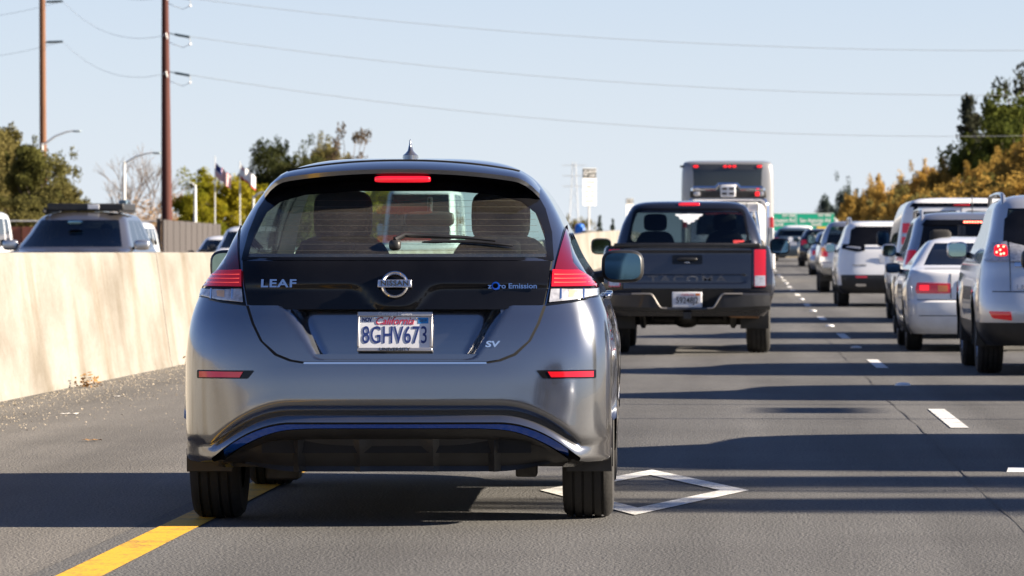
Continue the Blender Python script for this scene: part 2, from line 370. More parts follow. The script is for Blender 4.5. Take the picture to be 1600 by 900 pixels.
# ------------------------------------------------------------------ median barrier
def concrete():
    m, N, L, b = mat('barrier_concrete'); tc = N.new('ShaderNodeTexCoord')
    def noise(s, d, sc):
        mp = N.new('ShaderNodeMapping'); mp.inputs['Scale'].default_value = sc; L.new(tc.outputs['Object'], mp.inputs['Vector'])
        n = N.new('ShaderNodeTexNoise'); n.inputs['Scale'].default_value = s; n.inputs['Detail'].default_value = d; n.inputs['Roughness'].default_value = .62; L.new(mp.outputs[0], n.inputs['Vector']); return n
    streak = noise(1, 7, (1, 1.1, .30)); patch = noise(.55, 7, (1, 1, 1.6)); fine = noise(28, 6, (1, 1, 1))
    def ramp(src, a, b_, c0, c1):
        r = N.new('ShaderNodeValToRGB'); e = r.color_ramp.elements; e[0].position = a; e[1].position = b_; e[0].color = (*c0, 1); e[1].color = (*c1, 1); L.new(src.outputs['Fac'], r.inputs[0]); return r
    a = ramp(patch, .30, .60, (.14, .124, .10), (.25, .238, .216)); s = ramp(streak, .36, .50, (.74, .67, .56), (1, 1, 1)); f = ramp(fine, .25, .7, (.84, .82, .78), (1.04, 1.04, 1.04))
    x = N.new('ShaderNodeMix'); x.data_type = 'RGBA'; x.blend_type = 'MULTIPLY'; x.inputs['Factor'].default_value = .8; L.new(a.outputs[0], x.inputs['A']); L.new(s.outputs[0], x.inputs['B'])
    y = N.new('ShaderNodeMix'); y.data_type = 'RGBA'; y.blend_type = 'MULTIPLY'; y.inputs['Factor'].default_value = 1; L.new(x.outputs['Result'], y.inputs['A']); L.new(f.outputs[0], y.inputs['B'])
    L.new(y.outputs['Result'], b.inputs['Base Color']); b.inputs['Roughness'].default_value = .9
    bp = N.new('ShaderNodeBump'); bp.inputs['Strength'].default_value = .35; bp.inputs['Distance'].default_value = .02; L.new(fine.outputs['Fac'], bp.inputs['Height']); L.new(bp.outputs[0], b.inputs['Normal'])
    return m
M_CONC = concrete()
bar = thing('concrete_barrier', 'long pale sunlit concrete median barrier along the left shoulder', 'barrier', (-5.5, 0, 0))
yb = -60.0; seg = 0
while yb < 440:
    ln = 6.1 if yb < 120 else 18.3
    y1 = min(yb+ln, 440); prof_rows = []
    for y in np.linspace(yb+.002, y1-.002, 3 if ln < 10 else 7):
        h = 1.118+.26*sstep(110, 170, y); z = zY(y); sh = .012*math.sin(seg*2.3); dx = .35*sstep(60, 200, y)
        pr = [(0, -.03), (0, .03), (-.012, .06), (-.155, h-.03), (-.168, h-.006), (-.185, h), (-.415, h), (-.432, h-.006), (-.445, h-.03), (-.588, .06), (-.6, .03), (-.6, -.03)]
        prof_rows.append([(p+sh*.15+dx, y, z+q) for p, q in pr])
    mb = MB(); b0 = mb.grid(prof_rows); n = len(prof_rows[0])
    mb.f.append(tuple(range(b0, b0+n))[::-1]); e = b0+(len(prof_rows)-1)*n; mb.f.append(tuple(range(e, e+n)))
    mb.build('barrier_segment', M_CONC, bar, smooth=25)
    yb = y1; seg += 1
# ------------------------------------------------------------------ car bodies: stacked plan outlines
def pchip(vals, sub):
    """monotone cubic through vals at 0..n-1, sub steps per segment"""
    v = np.array(vals, float); n = len(v); d = np.diff(v); m = np.zeros(n)
    for i in range(1, n-1):
        if d[i-1]*d[i] > 0: m[i] = 2*d[i-1]*d[i]/(d[i-1]+d[i])
    m[0] = d[0]; m[-1] = d[-1]
    out = []
    for i in range(n-1):
        for k in range(sub):
            t = k/sub; h = [2*t**3-3*t*t+1, t**3-2*t*t+t, -2*t**3+3*t*t, t**3-t*t]
            out.append(h[0]*v[i]+h[1]*m[i]+h[2]*v[i+1]+h[3]*m[i+1])
    return np.array(out+[v[-1]])
def corner_fracs(D, n, w, k, brk=()):
    q = np.linspace(0, 1, 900); th = q*math.pi/2
    x = np.sin(th)**(2/n); y = 1-np.cos(th)**(2/n)
    s = np.concatenate([[0], np.cumsum(np.hypot(np.diff(x*w), np.diff(y*D)))]); u = np.linspace(0, s[-1], k+1)
    xf = list(np.interp(u, s, x)); xf[0] = 0; xf[-1] = 1
    for b in brk:
        j = min(range(1, len(xf)-1), key=lambda i: abs(xf[i]-b)); xf[j] = b
    return xf
class Body:
    def __init__(s, rows, Dr=.35, nr=3.5, Df=.45, nf=3, NT=12, NS=36, NF=10, sub=2, wheels=(), wr=.33, flare=.018, fz=(.25, .8), drop=None, band=None,
                 rbrk=(), fbrk=(), sbrk=(), tap=(.0, .0), archk=1.13, amp=None):
        s.z, s.yr, s.yf, s.w = [pchip([r[i] for r in rows], sub) for i in range(4)]
        s.amp = amp; s.yr2 = pchip([r[4] if len(r) > 4 else r[1] for r in rows], sub)
        s.t = np.linspace(0, len(rows)-1, len(s.z)); s.Dr, s.nr, s.Df, s.nf = Dr, nr, Df, nf
        s.drop, s.band, s.wheels, s.wr, s.flare, s.fz, s.archk = drop, band, wheels, wr, flare, fz, archk
        s.rx = corner_fracs(Dr, nr, .85, NT, rbrk); s.fx = corner_fracs(Df, nf, .85, NF, fbrk)
        sb = sorted(set([0, 1]+list(sbrk))); ss = []
        for a, b in zip(sb[:-1], sb[1:]):
            k = max(1, round((b-a)*NS)); ss += [a+(b-a)*i/k for i in range(k)]
        s.ss = ss[1:]; s.tap = tap
        s.L = max(s.yf)
    def rc(s, xf, D, n): return D*(1-max(0, 1-xf**n)**(1/n))
    def sidex(s, w, y, z):
        x = w
        for yw in s.wheels: x += s.flare*math.exp(-((y-yw)/.42)**4)*sstep(s.fz[0]-.2, s.fz[0], z)*(1-sstep(s.fz[1]-.2, s.fz[1]+.05, z))
        return x
    def warp(s, x, z): return z-(s.drop(abs(x))*s.band(z) if s.drop else 0)
    def column(s, i):
        """right half of row i: list of (kind, param, point)"""
        z, yr, yf, w = s.z[i], s.yr[i], s.yf[i], s.w[i]; out = []
        Dr = min(s.Dr, .42*(yf-yr)); Df = min(s.Df, .42*(yf-yr))
        for xf in s.rx:
            x = w*xf; y0 = lerp(s.yr2[i], yr, s.amp(x)) if s.amp else yr
            out.append(('r', xf, (x, y0+s.rc(xf, Dr, s.nr), s.warp(x, z))))
        for q in s.ss:
            y = lerp((s.yr2[i] if s.amp else yr)+Dr, yf-Df, q); wx = w*(1-s.tap[0]*(1-q)**3-s.tap[1]*q**3+s.tap[0]*0)
            out.append(('s', q, (s.sidex(w, y, z), y, s.warp(w, z))))
        for xf in reversed(s.fx):
            x = w*xf; out.append(('f', xf, (x, yf-s.rc(xf, Df, s.nf), z)))
        return out
    def rowz(s, x, z):
        z0 = z
        if s.drop:
            for _ in range(12): z0 = z+s.drop(abs(x))*s.band(z0)
        return z0
    def D(s, x, z, front=False):
        z0 = s.rowz(x, z) if not front else z
        yr = float(np.interp(z0, s.z, s.yr)); yf = float(np.interp(z0, s.z, s.yf)); w = float(np.interp(z0, s.z, s.w))
        xf = min(.9999, abs(x)/max(w, .01))
        if front: return yf-s.rc(xf, min(s.Df, .42*(yf-yr)), s.nf)
        if s.amp: yr = lerp(float(np.interp(z0, s.z, s.yr2)), yr, s.amp(abs(x)))
        return yr+s.rc(xf, min(s.Dr, .42*(yf-yr)), s.nr)
    def W(s, z): return float(np.interp(z, s.z, s.w))
    def surf(s, x, z, off=0, front=False):
        y = s.D(x, z, front)
        if off:
            e = .004; dx = (s.D(x+e, z, front)-s.D(x-e, z, front))/(2*e); dz = (s.D(x, z+e, front)-s.D(x, z-e, front))/(2*e)
            dx = max(-2.5, min(2.5, dx)); dz = max(-2.5, min(2.5, dz))
            n = Vector((dx, -1, dz)).normalized() * (1 if not front else -1)
            return (x+n.x*off, y+n.y*off, z+n.z*off)
        return (x, y, z)
    def build(s, root, tagf, mats, names, smooth=32):
        rows = [s.column(i) for i in range(len(s.z))]
        K = len(rows[0]); full = []
        for r in rows:
            full.append(r+[(k, p, (-c[0], c[1], c[2])) for k, p, c in r[K-2:0:-1]])
        n = len(full[0]); P = np.array([[c for _, _, c in r] for r in full])
        rad = s.wr*s.archk
        dele = set()
        if len(s.wheels):
            ins = np.zeros(P.shape[:2], bool)
            for yw in s.wheels:
                d = np.hypot(P[:, :, 1]-yw, P[:, :, 2]-s.wr)
                isside = np.abs(P[:, :, 0]) > .55*s.w[:, None]
                ins |= (d < rad) & isside
            for i in range(len(full)-1):
                for j in range(n):
                    j2 = (j+1) % n
                    if ins[i, j] and ins[i, j2] and ins[i+1, j] and ins[i+1, j2]: dele.add((i, j))
            for yw in s.wheels:
                dy = P[:, :, 1]-yw; dz = P[:, :, 2]-s.wr; d = np.hypot(dy, dz); m = (d < rad) & ins
                k = np.where(m, rad/np.maximum(d, 1e-4), 1)
                P[:, :, 1] = np.where(m, yw+dy*k, P[:, :, 1]); P[:, :, 2] = np.where(m, s.wr+dz*k, P[:, :, 2])
        parts = {}
        for i in range(len(full)-1):
            t = (s.t[i]+s.t[i+1])/2
            for j in range(n):
                if (i, j) in dele: continue
                j2 = (j+1) % n; a, b = full[i][j], full[i][j2]
                kd = a[0] if a[0] == b[0] else ('s' if 's' in (a[0], b[0]) else a[0])
                q0 = a[1] if a[0] == kd else (0 if b[0] == 's' and a[0] == 'r' else 1); q1 = b[1] if b[0] == kd else (0 if b[0] == 'r' else 1)
                if kd == 's':
                    q0 = a[1] if a[0] == 's' else (0 if a[0] == 'r' else 1); q1 = b[1] if b[0] == 's' else (0 if b[0] == 'r' else 1)
                side = 1 if (a[2][0]+b[2][0]) > 0 else -1
                g = tagf(t, kd, (q0+q1)/2, side, s.z[i])
                if g is None: continue
                parts.setdefault((g, side if g == 'side_window' else 0), []).append((i, j, j2))
        # roof cap joins the body
        objs = {}
        for (g, sd_), fs in parts.items():
            idx = {}; mb = MB()
            def vid(i, j):
                if (i, j) not in idx: idx[(i, j)] = len(mb.v); mb.v.append(tuple(P[i, j]))
                return idx[(i, j)]
            for i, j, j2 in fs: mb.f.append((vid(i, j), vid(i, j2), vid(i+1, j2), vid(i+1, j)))
            if g == 'body' or g == s.__dict__.get('capg'):
                mb.f.append(tuple(vid(len(full)-1, j) for j in range(n)))
            objs.setdefault(g, []).append(mb.build(names.get(g, g), mats[g], root, smooth=smooth, fixn=(g == 'body')))
        return objs

def rnd(poly, r, k=4):
    """rounds the corners of a polygon"""
    out = []; n = len(poly)
    for i in range(n):
        p0, p, p1 = [np.array(q, float) for q in (poly[i-1], poly[i], poly[(i+1) % n])]
        a, b = p0-p, p1-p; la, lb = np.linalg.norm(a), np.linalg.norm(b); rr = min(r, la*.45, lb*.45)
        A, B = p+a/la*rr, p+b/lb*rr
        for j in range(k+1):
            t = j/k; out.append(tuple((1-t)**2*A+2*t*(1-t)*p+t*t*B))
    return out
def mir(poly): return [(-x, z) for x, z in poly]
def patch(bd, poly, off, m, name, parent, thick=.012, nx=10, dz=.025, front=False, fn=None, smooth=35):
    """a panel with the given outline (x, z) laid on the rear (or front) of a body"""
    zs0 = sorted(set(round(p[1], 5) for p in poly)); zs = []
    for a, b in zip(zs0[:-1], zs0[1:]):
        k = max(1, int(math.ceil((b-a)/dz))); zs += [a+(b-a)*i/k for i in range(k)]
    zs.append(zs0[-1]); n = len(poly); G = []
    f = fn or (lambda x, z, o: bd.surf(x, z, o, front))
    for iz, z in enumerate(zs):
        zz = min(max(z, zs0[0]+1e-6), zs0[-1]-1e-6); xs = []
        for i in range(n):
            (x0, z0), (x1, z1) = poly[i], poly[(i+1) % n]
            if min(z0, z1) <= zz <= max(z0, z1) and abs(z1-z0) > 1e-9: xs.append(lerp(x0, x1, (zz-z0)/(z1-z0)))
        if not xs: continue
        a, b = min(xs), max(xs)
        G.append([(lerp(a, b, i/nx), z) for i in range(nx+1)])
    mb = MB(); top = [[f(x, z, off) for x, z in r] for r in G]; mb.grid(top)
    if thick:
        sgn = -1 if front else 1
        per = [(0, j) for j in range(nx+1)]+[(i, nx) for i in range(1, len(G))]+[(len(G)-1, j) for j in range(nx-1, -1, -1)]+[(i, 0) for i in range(len(G)-2, 0, -1)]
        b = len(mb.v); mm = nx+1
        for i, j in per: p = top[i][j]; mb.v.append((p[0], p[1]+sgn*thick, p[2]))
        k = len(per)
        for q in range(k):
            q2 = (q+1) % k; mb.f.append((per[q][0]*mm+per[q][1], b+q, b+q2, per[q2][0]*mm+per[q2][1]))
    return mb.build(name, m, parent, smooth=smooth)
def ring(bd, inner, outer, off, m, name, parent, k=6):
    def dens(p): return [(lerp(p[i][0], p[(i+1) % len(p)][0], q/k), lerp(p[i][1], p[(i+1) % len(p)][1], q/k)) for i in range(len(p)) for q in range(k)]
    mb = MB(); mb.grid([[bd.surf(x, z, off) for x, z in dens(p)] for p in (inner, outer)], True)
    return mb.build(name, m, parent, smooth=35)
def strip(bd, xs, zb, zt, off, m, name, parent, nz=3, thick=.01, fn=None):
    f = fn or (lambda x, z, o: bd.surf(x, z, o)); mb = MB()
    G = [[f(x, lerp(zb(x), zt(x), k/nz), off) for x in xs] for k in range(nz+1)]; mb.grid(G)
    if thick:
        for row in (G[0], G[-1]): mb.grid([row, [(p[0], p[1]+thick, p[2]) for p in row]])
        for j in (0, -1): mb.grid([[r[j] for r in G], [(r[j][0], r[j][1]+thick, r[j][2]) for r in G]])
    return mb.build(name, m, parent, smooth=35)
def superell(c, d, e=.55, nu=20, nv=12, f=None):
    mb = MB(); sp = lambda v: math.copysign(abs(v)**e, v); rows = []
    for i in range(nv+1):
        a = -math.pi/2+math.pi*i/nv; row = []
        for j in range(nu):
            t = 2*math.pi*j/nu; p = (sp(math.cos(a))*sp(math.cos(t))*d[0]/2, sp(math.cos(a))*sp(math.sin(t))*d[1]/2, sp(math.sin(a))*d[2]/2)
            if f: p = f(*p)
            row.append((c[0]+p[0], c[1]+p[1], c[2]+p[2]))
        rows.append(row)
    mb.grid(rows, True); return mb
WHEELS = {}
def wheel(parent, x, y, r, wd, side, spokes=5, rim=M_RIM):
    key = (round(r, 3), round(wd, 3), spokes, side)
    if key not in WHEELS:
        h = wd/2; pr = [(-h*.86, r*.62), (-h, r*.80), (-h*.95, r*.93), (-h*.78, r*.985)]
        for g in (-.56, -.2, .2, .56): pr += [(h*(g-.05), r), (h*(g-.045), r-.009), (h*(g+.045), r-.009), (h*(g+.05), r)]
        pr += [(h*.78, r*.985), (h*.95, r*.93), (h, r*.80), (h*.86, r*.62)]
        t = MB(); t.lathe(pr, (0, 0, 0), 'x', 40)
        k = MB(); s = side; k.lathe([(s*h*.86, r*.64), (s*h*.9, r*.60), (s*h*.35, r*.56), (s*h*.25, .02)], (0, 0, 0), 'x', 32)
        for q in range(spokes):
            a = 2*math.pi*q/spokes; k.box((s*h*.62, math.sin(a)*r*.32, math.cos(a)*r*.32), (.035, .07, r*.56), 0, -a)
        k.lathe([(s*h*.35, .07), (s*h*.85, .065), (s*h*.88, .05), (s*h*.9, .001)], (0, 0, 0), 'x', 16)
        WHEELS[key] = (t, k)
    t, k = WHEELS[key]
    o = t.build('tyre', M_RUB, parent, smooth=30); o.location = (x, y, r)
    q = k.build('rim', rim, o, smooth=30)
    return o
def liners(parent, bd, tr):
    for yw in bd.wheels:
        for s in (-1, 1):
            mb = MB(); rad = bd.wr*bd.archk+.004; w = bd.W(bd.wr+.1)
            mb.grid([[(s*(w-a), yw+rad*math.cos(t), bd.wr+rad*math.sin(t)) for t in np.linspace(-.25, math.pi+.25, 15)] for a in (-.01, .30)])
            mb.grid([[(s*(w-.30), yw+rad*k*math.cos(t), bd.wr+rad*k*math.sin(t)) for t in np.linspace(-.25, math.pi+.25, 15)] for k in (1, .05)])
            mb.build('wheel_liner', M_BLACK, parent, smooth=40)
def door_mirror(parent, x, y, z, side, w=.2, h=.15, m=M_BLACK, facing=1, d=.09):
    """facing 1: the glass looks to the car's rear"""
    o = superell((x, y, z), (w, d*1.5, h), .6).build('side_mirror', m, parent, smooth=60)
    pts = [(math.copysign(abs(math.cos(t))**.5, math.cos(t))*w*.42, math.copysign(abs(math.sin(t))**.5, math.sin(t))*h*.40) for t in np.linspace(0, 2*math.pi, 28, endpoint=False)]
    g = MB(); yy = y-d*.755-.002
    tilt = .06*side
    g.poly([(x+a, yy+tilt*a*1.2, z+b) for a, b in pts]); g.build('mirror_glass', M_MIRR, o, smooth=0)
    st = MB(); st.tube([(x-side*w*.45, y+.02, z-h*.3), (x-side*(w*.5+.10), y+.03, z-h*.42)], .028, 8); st.build('mirror_arm', M_BLACK, o)
    return o
def plate(parent, p, s, word='', w=.305, h=.152, frame=M_CHROME, ink=M_INK, top='', tilt=0, sticker=None):
    x, y, z = p
    mb = MB(); mb.box((x, y+.006, z), (w+.02, .012, h+.02)); fr = mb.build('plate_frame', frame, parent, bevel=.004)
    b = MB(); b.box((x, y-.003, z), (w, .006, h)); pl = b.build('number_plate', M_PLATE, parent, bevel=.002)
    if s: text('plate_number', s, h*.62, ink, pl, (x, y-.0075, z-.008), sx=.80, ext=.0012, bold=.0012)
    return fr, pl
def headrest(parent, x, y, z, w=.26, h=.20, d=.11, m=M_INT):
    return superell((x, y, z), (w, d, h), .5).build('headrest', m, parent, smooth=60)
def seat(parent, x, y, z0, z1, w=.5, m=M_INT):
    bk = superell((x, y, (z0+z1)/2), (w, .18, z1-z0), .45, f=lambda a, b, c: (a*(1-.18*max(0, c/(z1-z0))*2), b+c*.28, c)).build('seat_back', m, parent, smooth=60)
    return bk
# ------------------------------------------------------------------ the grey hatchback in front
M_LPAINT = paint('hatchback_paint', (.205, .218, .245), .92, .16, .07)
M_BLUE = pm('blue_trim', (.01, .085, .50), .15, .5, coat=1)
def build_hatch():
    root = thing('hatchback_car', 'metallic grey electric hatchback filling the lane ahead, its left rear wheel on the yellow line', 'car', (-1.386, 18.2, 0), .0214)
    rows = [(.235, .17, 4.34, .785, .19), (.275, .12, 4.42, .815, .135), (.335, .06, 4.455, .846, .075), (.40, .018, 4.475, .868, .035), (.43, .004, 4.478, .876, .022), (.456, .016, 4.48, .877, .020),
            (.480, .042, 4.48, .878, .018), (.496, .012, 4.48, .878, .015), (.515, .001, 4.48, .879, .010), (.56, .004, 4.48, .88, .008), (.61, .008, 4.48, .88), (.68, .017, 4.47, .880), (.76, .029, 4.45, .876),
            (.83, .043, 4.38, .866), (.89, .058, 4.18, .850), (.95, .072, 3.98, .826), (1.00, .085, 3.80, .796), (1.06, .110, 3.52, .757), (1.115, .160, 3.40, .725),
            (1.20, .300, 3.18, .690), (1.29, .395, 2.95, .648), (1.37, .49, 2.74, .600), (1.425, .548, 2.58, .555), (1.462, .60, 2.45, .505), (1.495, .72, 2.30, .43), (1.52, .95, 2.1, .31), (1.531, 1.3, 1.9, .14)]
    amp = lambda x: 1-sstep(.66, .82, abs(x))
    drop = lambda x: .15*max(0, min(1, (x-.42)/.33))**2
    band = lambda z: sstep(.23, .44, z)*(1-sstep(.54, .70, z))
    bd = Body(rows, Dr=.42, nr=3.6, Df=.55, nf=2.6, NT=34, NS=64, NF=14, sub=3, wheels=(.76, 3.46), wr=.318, flare=.022, fz=(.28, .85), drop=drop, band=band, amp=amp,
              rbrk=(.86,), sbrk=(.06, .26, .30, .60, .63, .93), fbrk=(.9,), archk=1.10)
    def tg(t, k, q, side, z):
        if t < 4 and k == 'r' and q < .86: return None            # open under the rear lip
        if .690 < z < .878 and k == 'r' and q < .52: return None   # behind the plate recess
        if 18 < t < 22 and k == 'r' and q < .87: return None      # rear window opening
        if 17 < t < 21.6:
            if k == 'f' and q < .9 and t > 17.3: return 'windscreen'
            if k == 's' and (.06 < q < .26 or .30 < q < .60 or .63 < q < .93) and t > 17.6: return 'side_window'
            if k == 's' and t > 17.6: return 'pillar'
        return 'body'
    bd.build(root, tg, {'body': M_LPAINT, 'windscreen': M_SCREEN, 'side_window': M_TINT, 'pillar': M_GLOSS}, {'pillar': 'black_pillar'})
    P = lambda poly, off, m, n, par=root, **k: patch(bd, poly, off, m, n, par, **k)
    # ---- tailgate: dark gap, grey lower panel with a recess for the plate, gloss black band
    gate_low = [(-.600, .903), (-.50, .893), (-.43, .884), (.43, .884), (.50, .893), (.600, .903), (.575, .83), (.54, .760), (.48, .708), (.42, .684), (.37, .676), (-.37, .676), (-.42, .684), (-.48, .708), (-.54, .760), (-.575, .83)]
    gap = [(x*1.014+(.004 if x > 0 else -.004), z-.007 if z < .75 else z) for x, z in gate_low]
    ring(bd, gate_low, gap, .0015, M_SEAM, 'tailgate_gap', root)
    up = [(-.600, .9065), (-.50, .8965), (-.43, .8875), (.43, .8875), (.50, .8965), (.600, .9065), (.617, .99), (.628, 1.083), (-.628, 1.083), (-.617, .99)]
    P([(x*1.012, z) for x, z in up], .001, M_SEAM, 'band_gap', thick=0, nx=24)
    # recess: inner trapezoid sunk, sloping side walls
    ti, bi, zt, zb = .365, .275, .884, .700
    to, bo = .455, .335
    def dent(x, z):
        a = abs(x); f = (z-zb)/(zt-zb)
        if z <= .684: return 0
        inner, outer = lerp(bi, ti, f), lerp(bo, to, f)
        s = 1-sstep(inner, outer, a); v = sstep(.684, .700, z)
        return .05*s*v
    fn = lambda x, z, o: (lambda p: (p[0], p[1]+dent(x, z), p[2]))(bd.surf(x, z, o))
    gp = patch(bd, gate_low, .004, M_LPAINT, 'tailgate', root, nx=70, dz=.006, fn=fn, thick=.018)
    tr = [(-.37, .674), (.37, .674), (.372, .6665), (-.372, .6665)]
    P(tr, .003, M_CHROME, 'loading_lip', nx=20)
    def bulge(x, z):
        c = .972-.03+.05*(1-math.exp(-(abs(x)/.12)**4))-.045*math.exp(-(x/.12)**4)   # lower crease dips under the emblem
        return -.012*sstep(c-.03, c+.01, z)
    fnb = lambda x, z, o: (lambda p: (p[0], p[1]+bulge(x, z)*.9, p[2]))(bd.surf(x, z, o))
    bb = patch(bd, up, .004, M_GLOSS, 'black_band', root, nx=60, dz=.008, fn=fnb, thick=.015)
    # ---- badges
    def on(x, z, off): return fnb(x, z, off)
    c = on(-.003, .985, .014)
    e = MB(); e.lathe([(.004, .050), (-.008, .056), (-.012, .063), (-.008, .069), (.006, .072)], (0, 0, 0), 'y', 40)
    em = e.build('emblem', M_CHROME, root, loc=c); em.rotation_euler = (R(-14), 0, 0); em.scale = (.81, .9, .81)
    b = MB(); b.box((0, -.013, .002), (.170, .012, .040)); b.build('emblem_bar', pm('satin_chrome', (.62, .62, .64), .25, .9), em, bevel=.003)
    text('emblem_text', 'NISSAN', .036, M_INKB, em, (0, -.0205, .002), sx=1.14, bold=.0008, space=1.05)
    c = on(-.478, .990, .006); text('model_badge', 'LEAF', .046, M_CHROME, root, (c[0], c[1], c[2]), rot=(R(76), 0, R(-6)), sx=1.42, ext=.003, bold=.0012, space=1.1)
    c = on(.382, .980, .006); text('badge_text', 'z', .030, M_CHROME, root, (c[0], c[1], c[2]), rot=(R(76), 0, R(6)), sx=1.12, ext=.003, bold=.0006)
    c = on(.495, .980, .006); zt_ = text('badge_text', 'ro Emission', .030, M_CHROME, root, (c[0], c[1], c[2]), rot=(R(76), 0, R(6)), sx=1.12, ext=.003, bold=.0006)
    rg = MB(); cc = on(.406, .981, .008); rg.lathe([(.003, .018), (-.004, .017), (-.005, .011)], (0, 0, 0), 'y', 20); rg.build('badge_disc', M_BLUE, root, loc=cc).rotation_euler = (R(-14), 0, 0)
    c = bd.surf(.392, .745, .006); text('trim_badge', 'SV', .034, M_CHROME, root, (c[0], c[1], c[2]), rot=(R(84), 0, R(6)), sx=1.5, ext=.003, bold=.001, shear=.15)
    # ---- plate
    pc = (-.002, fn(0, .80, .004)[1]-.032, .797); prot = (R(-13), 0, 0)
    m = MB(); w, h = .163, .088
    for (cx, cz, dx, dz) in ((0, h-.011, 2*w, .022), (0, -h+.008, 2*w, .016), (-w+.005, 0, .010, 2*h-.04), (w-.005, 0, .010, 2*h-.04)): m.box((cx, -.003, cz), (dx, .014, dz))
    fr = m.build('plate_frame', pm('plate_frame_metal', (.42, .41, .41), .35, .7), root, bevel=.003, loc=pc); fr.rotation_euler = prot; fr.scale = (.94, 1, .94)
    m = MB(); m.box((0, .001, 0), (.312, .006, .158)); pl = m.build('number_plate', M_PLATE, root, loc=pc); pl.rotation_euler = prot; pl.scale = (.94, 1, .94)
    y0 = -.0025
    text('plate_number', '8GHV673', .108, M_INK, pl, (0, y0, -.018), sx=.63, bold=.0004, ext=.001, space=1.04)
    text('plate_state', 'California', .047, pm('plate_red_ink', (.45, .015, .05), .5), pl, (-.004, y0, .046), sx=.92, shear=.35, bold=.0002, ext=.001)
    text('plate_month', 'NOV', .026, M_INK, pl, (-.122, y0, .052), sx=.72, bold=.0008, ext=.001)
    s_ = MB(); s_.box((.122, y0+.0006, .049), (.044, .002, .026)); s_.build('plate_sticker', pm('sticker_blue', (.02, .22, .55), .4), pl)
    text('sticker_year', '2019', .016, M_INKB, pl, (.122, y0-.001, .049), sx=.9, ext=.0004)
    text('frame_text', 'Carnegie Mellon', .022, M_PLATE, fr, (0, -.0105, h-.011), sx=1.0, ext=.0005)
    text('frame_text', 'UNIVERSITY', .020, M_INKB, fr, (0, -.0105, -h+.008), sx=1.25, ext=.0005, bold=.0004)
    for sx in (-.085, .095):
        mb = MB(); mb.lathe([(0, .006), (-.003, .006), (-.005, .001)], (sx, y0, .062), 'y', 10); mb.build('plate_bolt', M_CHROME, pl)
    # ---- lamps
    for s in (1, -1):
        q = (lambda p: p) if s > 0 else mir
        backp = [(.612, .902), (.632, 1.0), (.648, 1.085), (.664, 1.16), (.679, 1.228), (.689, 1.235), (.70, 1.18), (.722, 1.075), (.752, 1.045), (.807, 1.005), (.826, .975), (.824, .935), (.72, .915)]
        hs = P(q(backp), .003, M_GLOSS, 'tail_lamp', nx=16, dz=.012, thick=.02)
        boom = [(.643, 1.045), (.652, 1.085), (.667, 1.15), (.681, 1.215), (.688, 1.215), (.697, 1.165), (.716, 1.075), (.746, 1.04), (.80, 1.002), (.815, .985), (.70, .996), (.645, 1.01)]
        P(q(boom), .007, M_REDD, 'upper_lens', hs, nx=14, dz=.010, thick=.004)
        red = [(.634, 1.046), (.74, 1.043), (.80, 1.004), (.817, .988), (.818, .972), (.630, .978)]
        P(q(red), .0095, M_RED, 'red_lens', hs, nx=14, dz=.008, thick=.004)
        for zz in (.992, 1.008, 1.024):
            lb = [(.640, zz), (.802-(zz-.992)*1.2, zz-.002), (.802-(zz-.992)*1.2, zz+.002), (.640, zz+.004)]
            P(q(lb), .0102, pm('red_lamp_bar', (.75, .10, .07), .1, coat=1, emit=(1, .08, .05), es=.25), 'lamp_bar', hs, nx=8, thick=.002)
        clr = [(.629, .972), (.815, .966), (.813, .940), (.722, .924), (.622, .915)]
        P(q(clr), .0095, M_CLEAR, 'reversing_lens', hs, nx=12, dz=.008, thick=.004)
        for xx in (.665, .755):
            P(q([(xx, .968), (xx+.006, .968), (xx+.006, .93), (xx, .926)]), .0112, M_CHROME, 'lens_divider', hs, nx=2, thick=.002)
        P(q([(.628, .9735), (.816, .9735), (.817, .969), (.627, .9685)]), .0115, M_GLOSS, 'lens_border', hs, nx=6, thick=.002)
        amb = [(.70, .962), (.735, .961), (.73, .938), (.70, .934)]
        P(q(amb), .0105, pm('amber_insert', (.62, .40, .24), .15, coat=1), 'amber_lens', hs, nx=4, thick=.003)
        rf_b = [(.572, .640), (.815, .640), (.815, .606), (.60, .606)]
        rb = P(q(rnd(rf_b, .006)), .002, M_GLOSS, 'reflector_housing', nx=8, thick=.01)
        rf = [(.618, .634), (.802, .634), (.802, .611), (.632, .611)]
        P(q(rf), .006, M_RED, 'reflector', rb, nx=8, thick=.004)
    # ---- diffuser, blue strip, lip edge
    xs = np.linspace(-.735, .735, 61)
    lip = lambda x: bd.warp(x, .43)
    strip(bd, xs, lambda x: lip(x)-.012, lambda x: lip(x)+.0, -.012, M_GLOSS, 'lip_edge', root)
    strip(bd, np.linspace(-.700, .700, 61), lambda x: lip(x)-.016-.020*sstep(.3, .68, abs(x))-.014, lambda x: lip(x)-.014, -.010, M_BLUE, 'blue_strip', root, thick=.015)
    df = MB()
    rowsP = []
    for k in range(9):
        f = k/8; row = []
        for x in np.linspace(-.70, .70, 57):
            top = lip(x)-.028-.02*sstep(.3, .68, abs(x)); bot = .222+.035*sstep(.42, .70, abs(x)); z = lerp(top, min(bot, top-.004), f)
            y = .035+.10*sstep(0, .25, f)*.4+.09*f*f
            fin = sum(math.exp(-((x-c)/.012)**2) for c in (-.40, -.14, .14, .40)); y -= .055*fin*sstep(.12, .35, f)*(1-.3*f)
            pan = .03*(sstep(.12, .2, f)-sstep(.9, 1, f))*(1-sstep(.60, .66, abs(x))); row.append((x, bd.D(x, max(z, .3))*0+y+pan+.10*(abs(x)/.7)**4, z))
        rowsP.append(row)
    df.grid(rowsP); row = rowsP[-1]; df.grid([row, [(p[0], p[1]+.5, p[2]+.01) for p in row]])
    df.build('diffuser', M_BLACK, root, smooth=35)
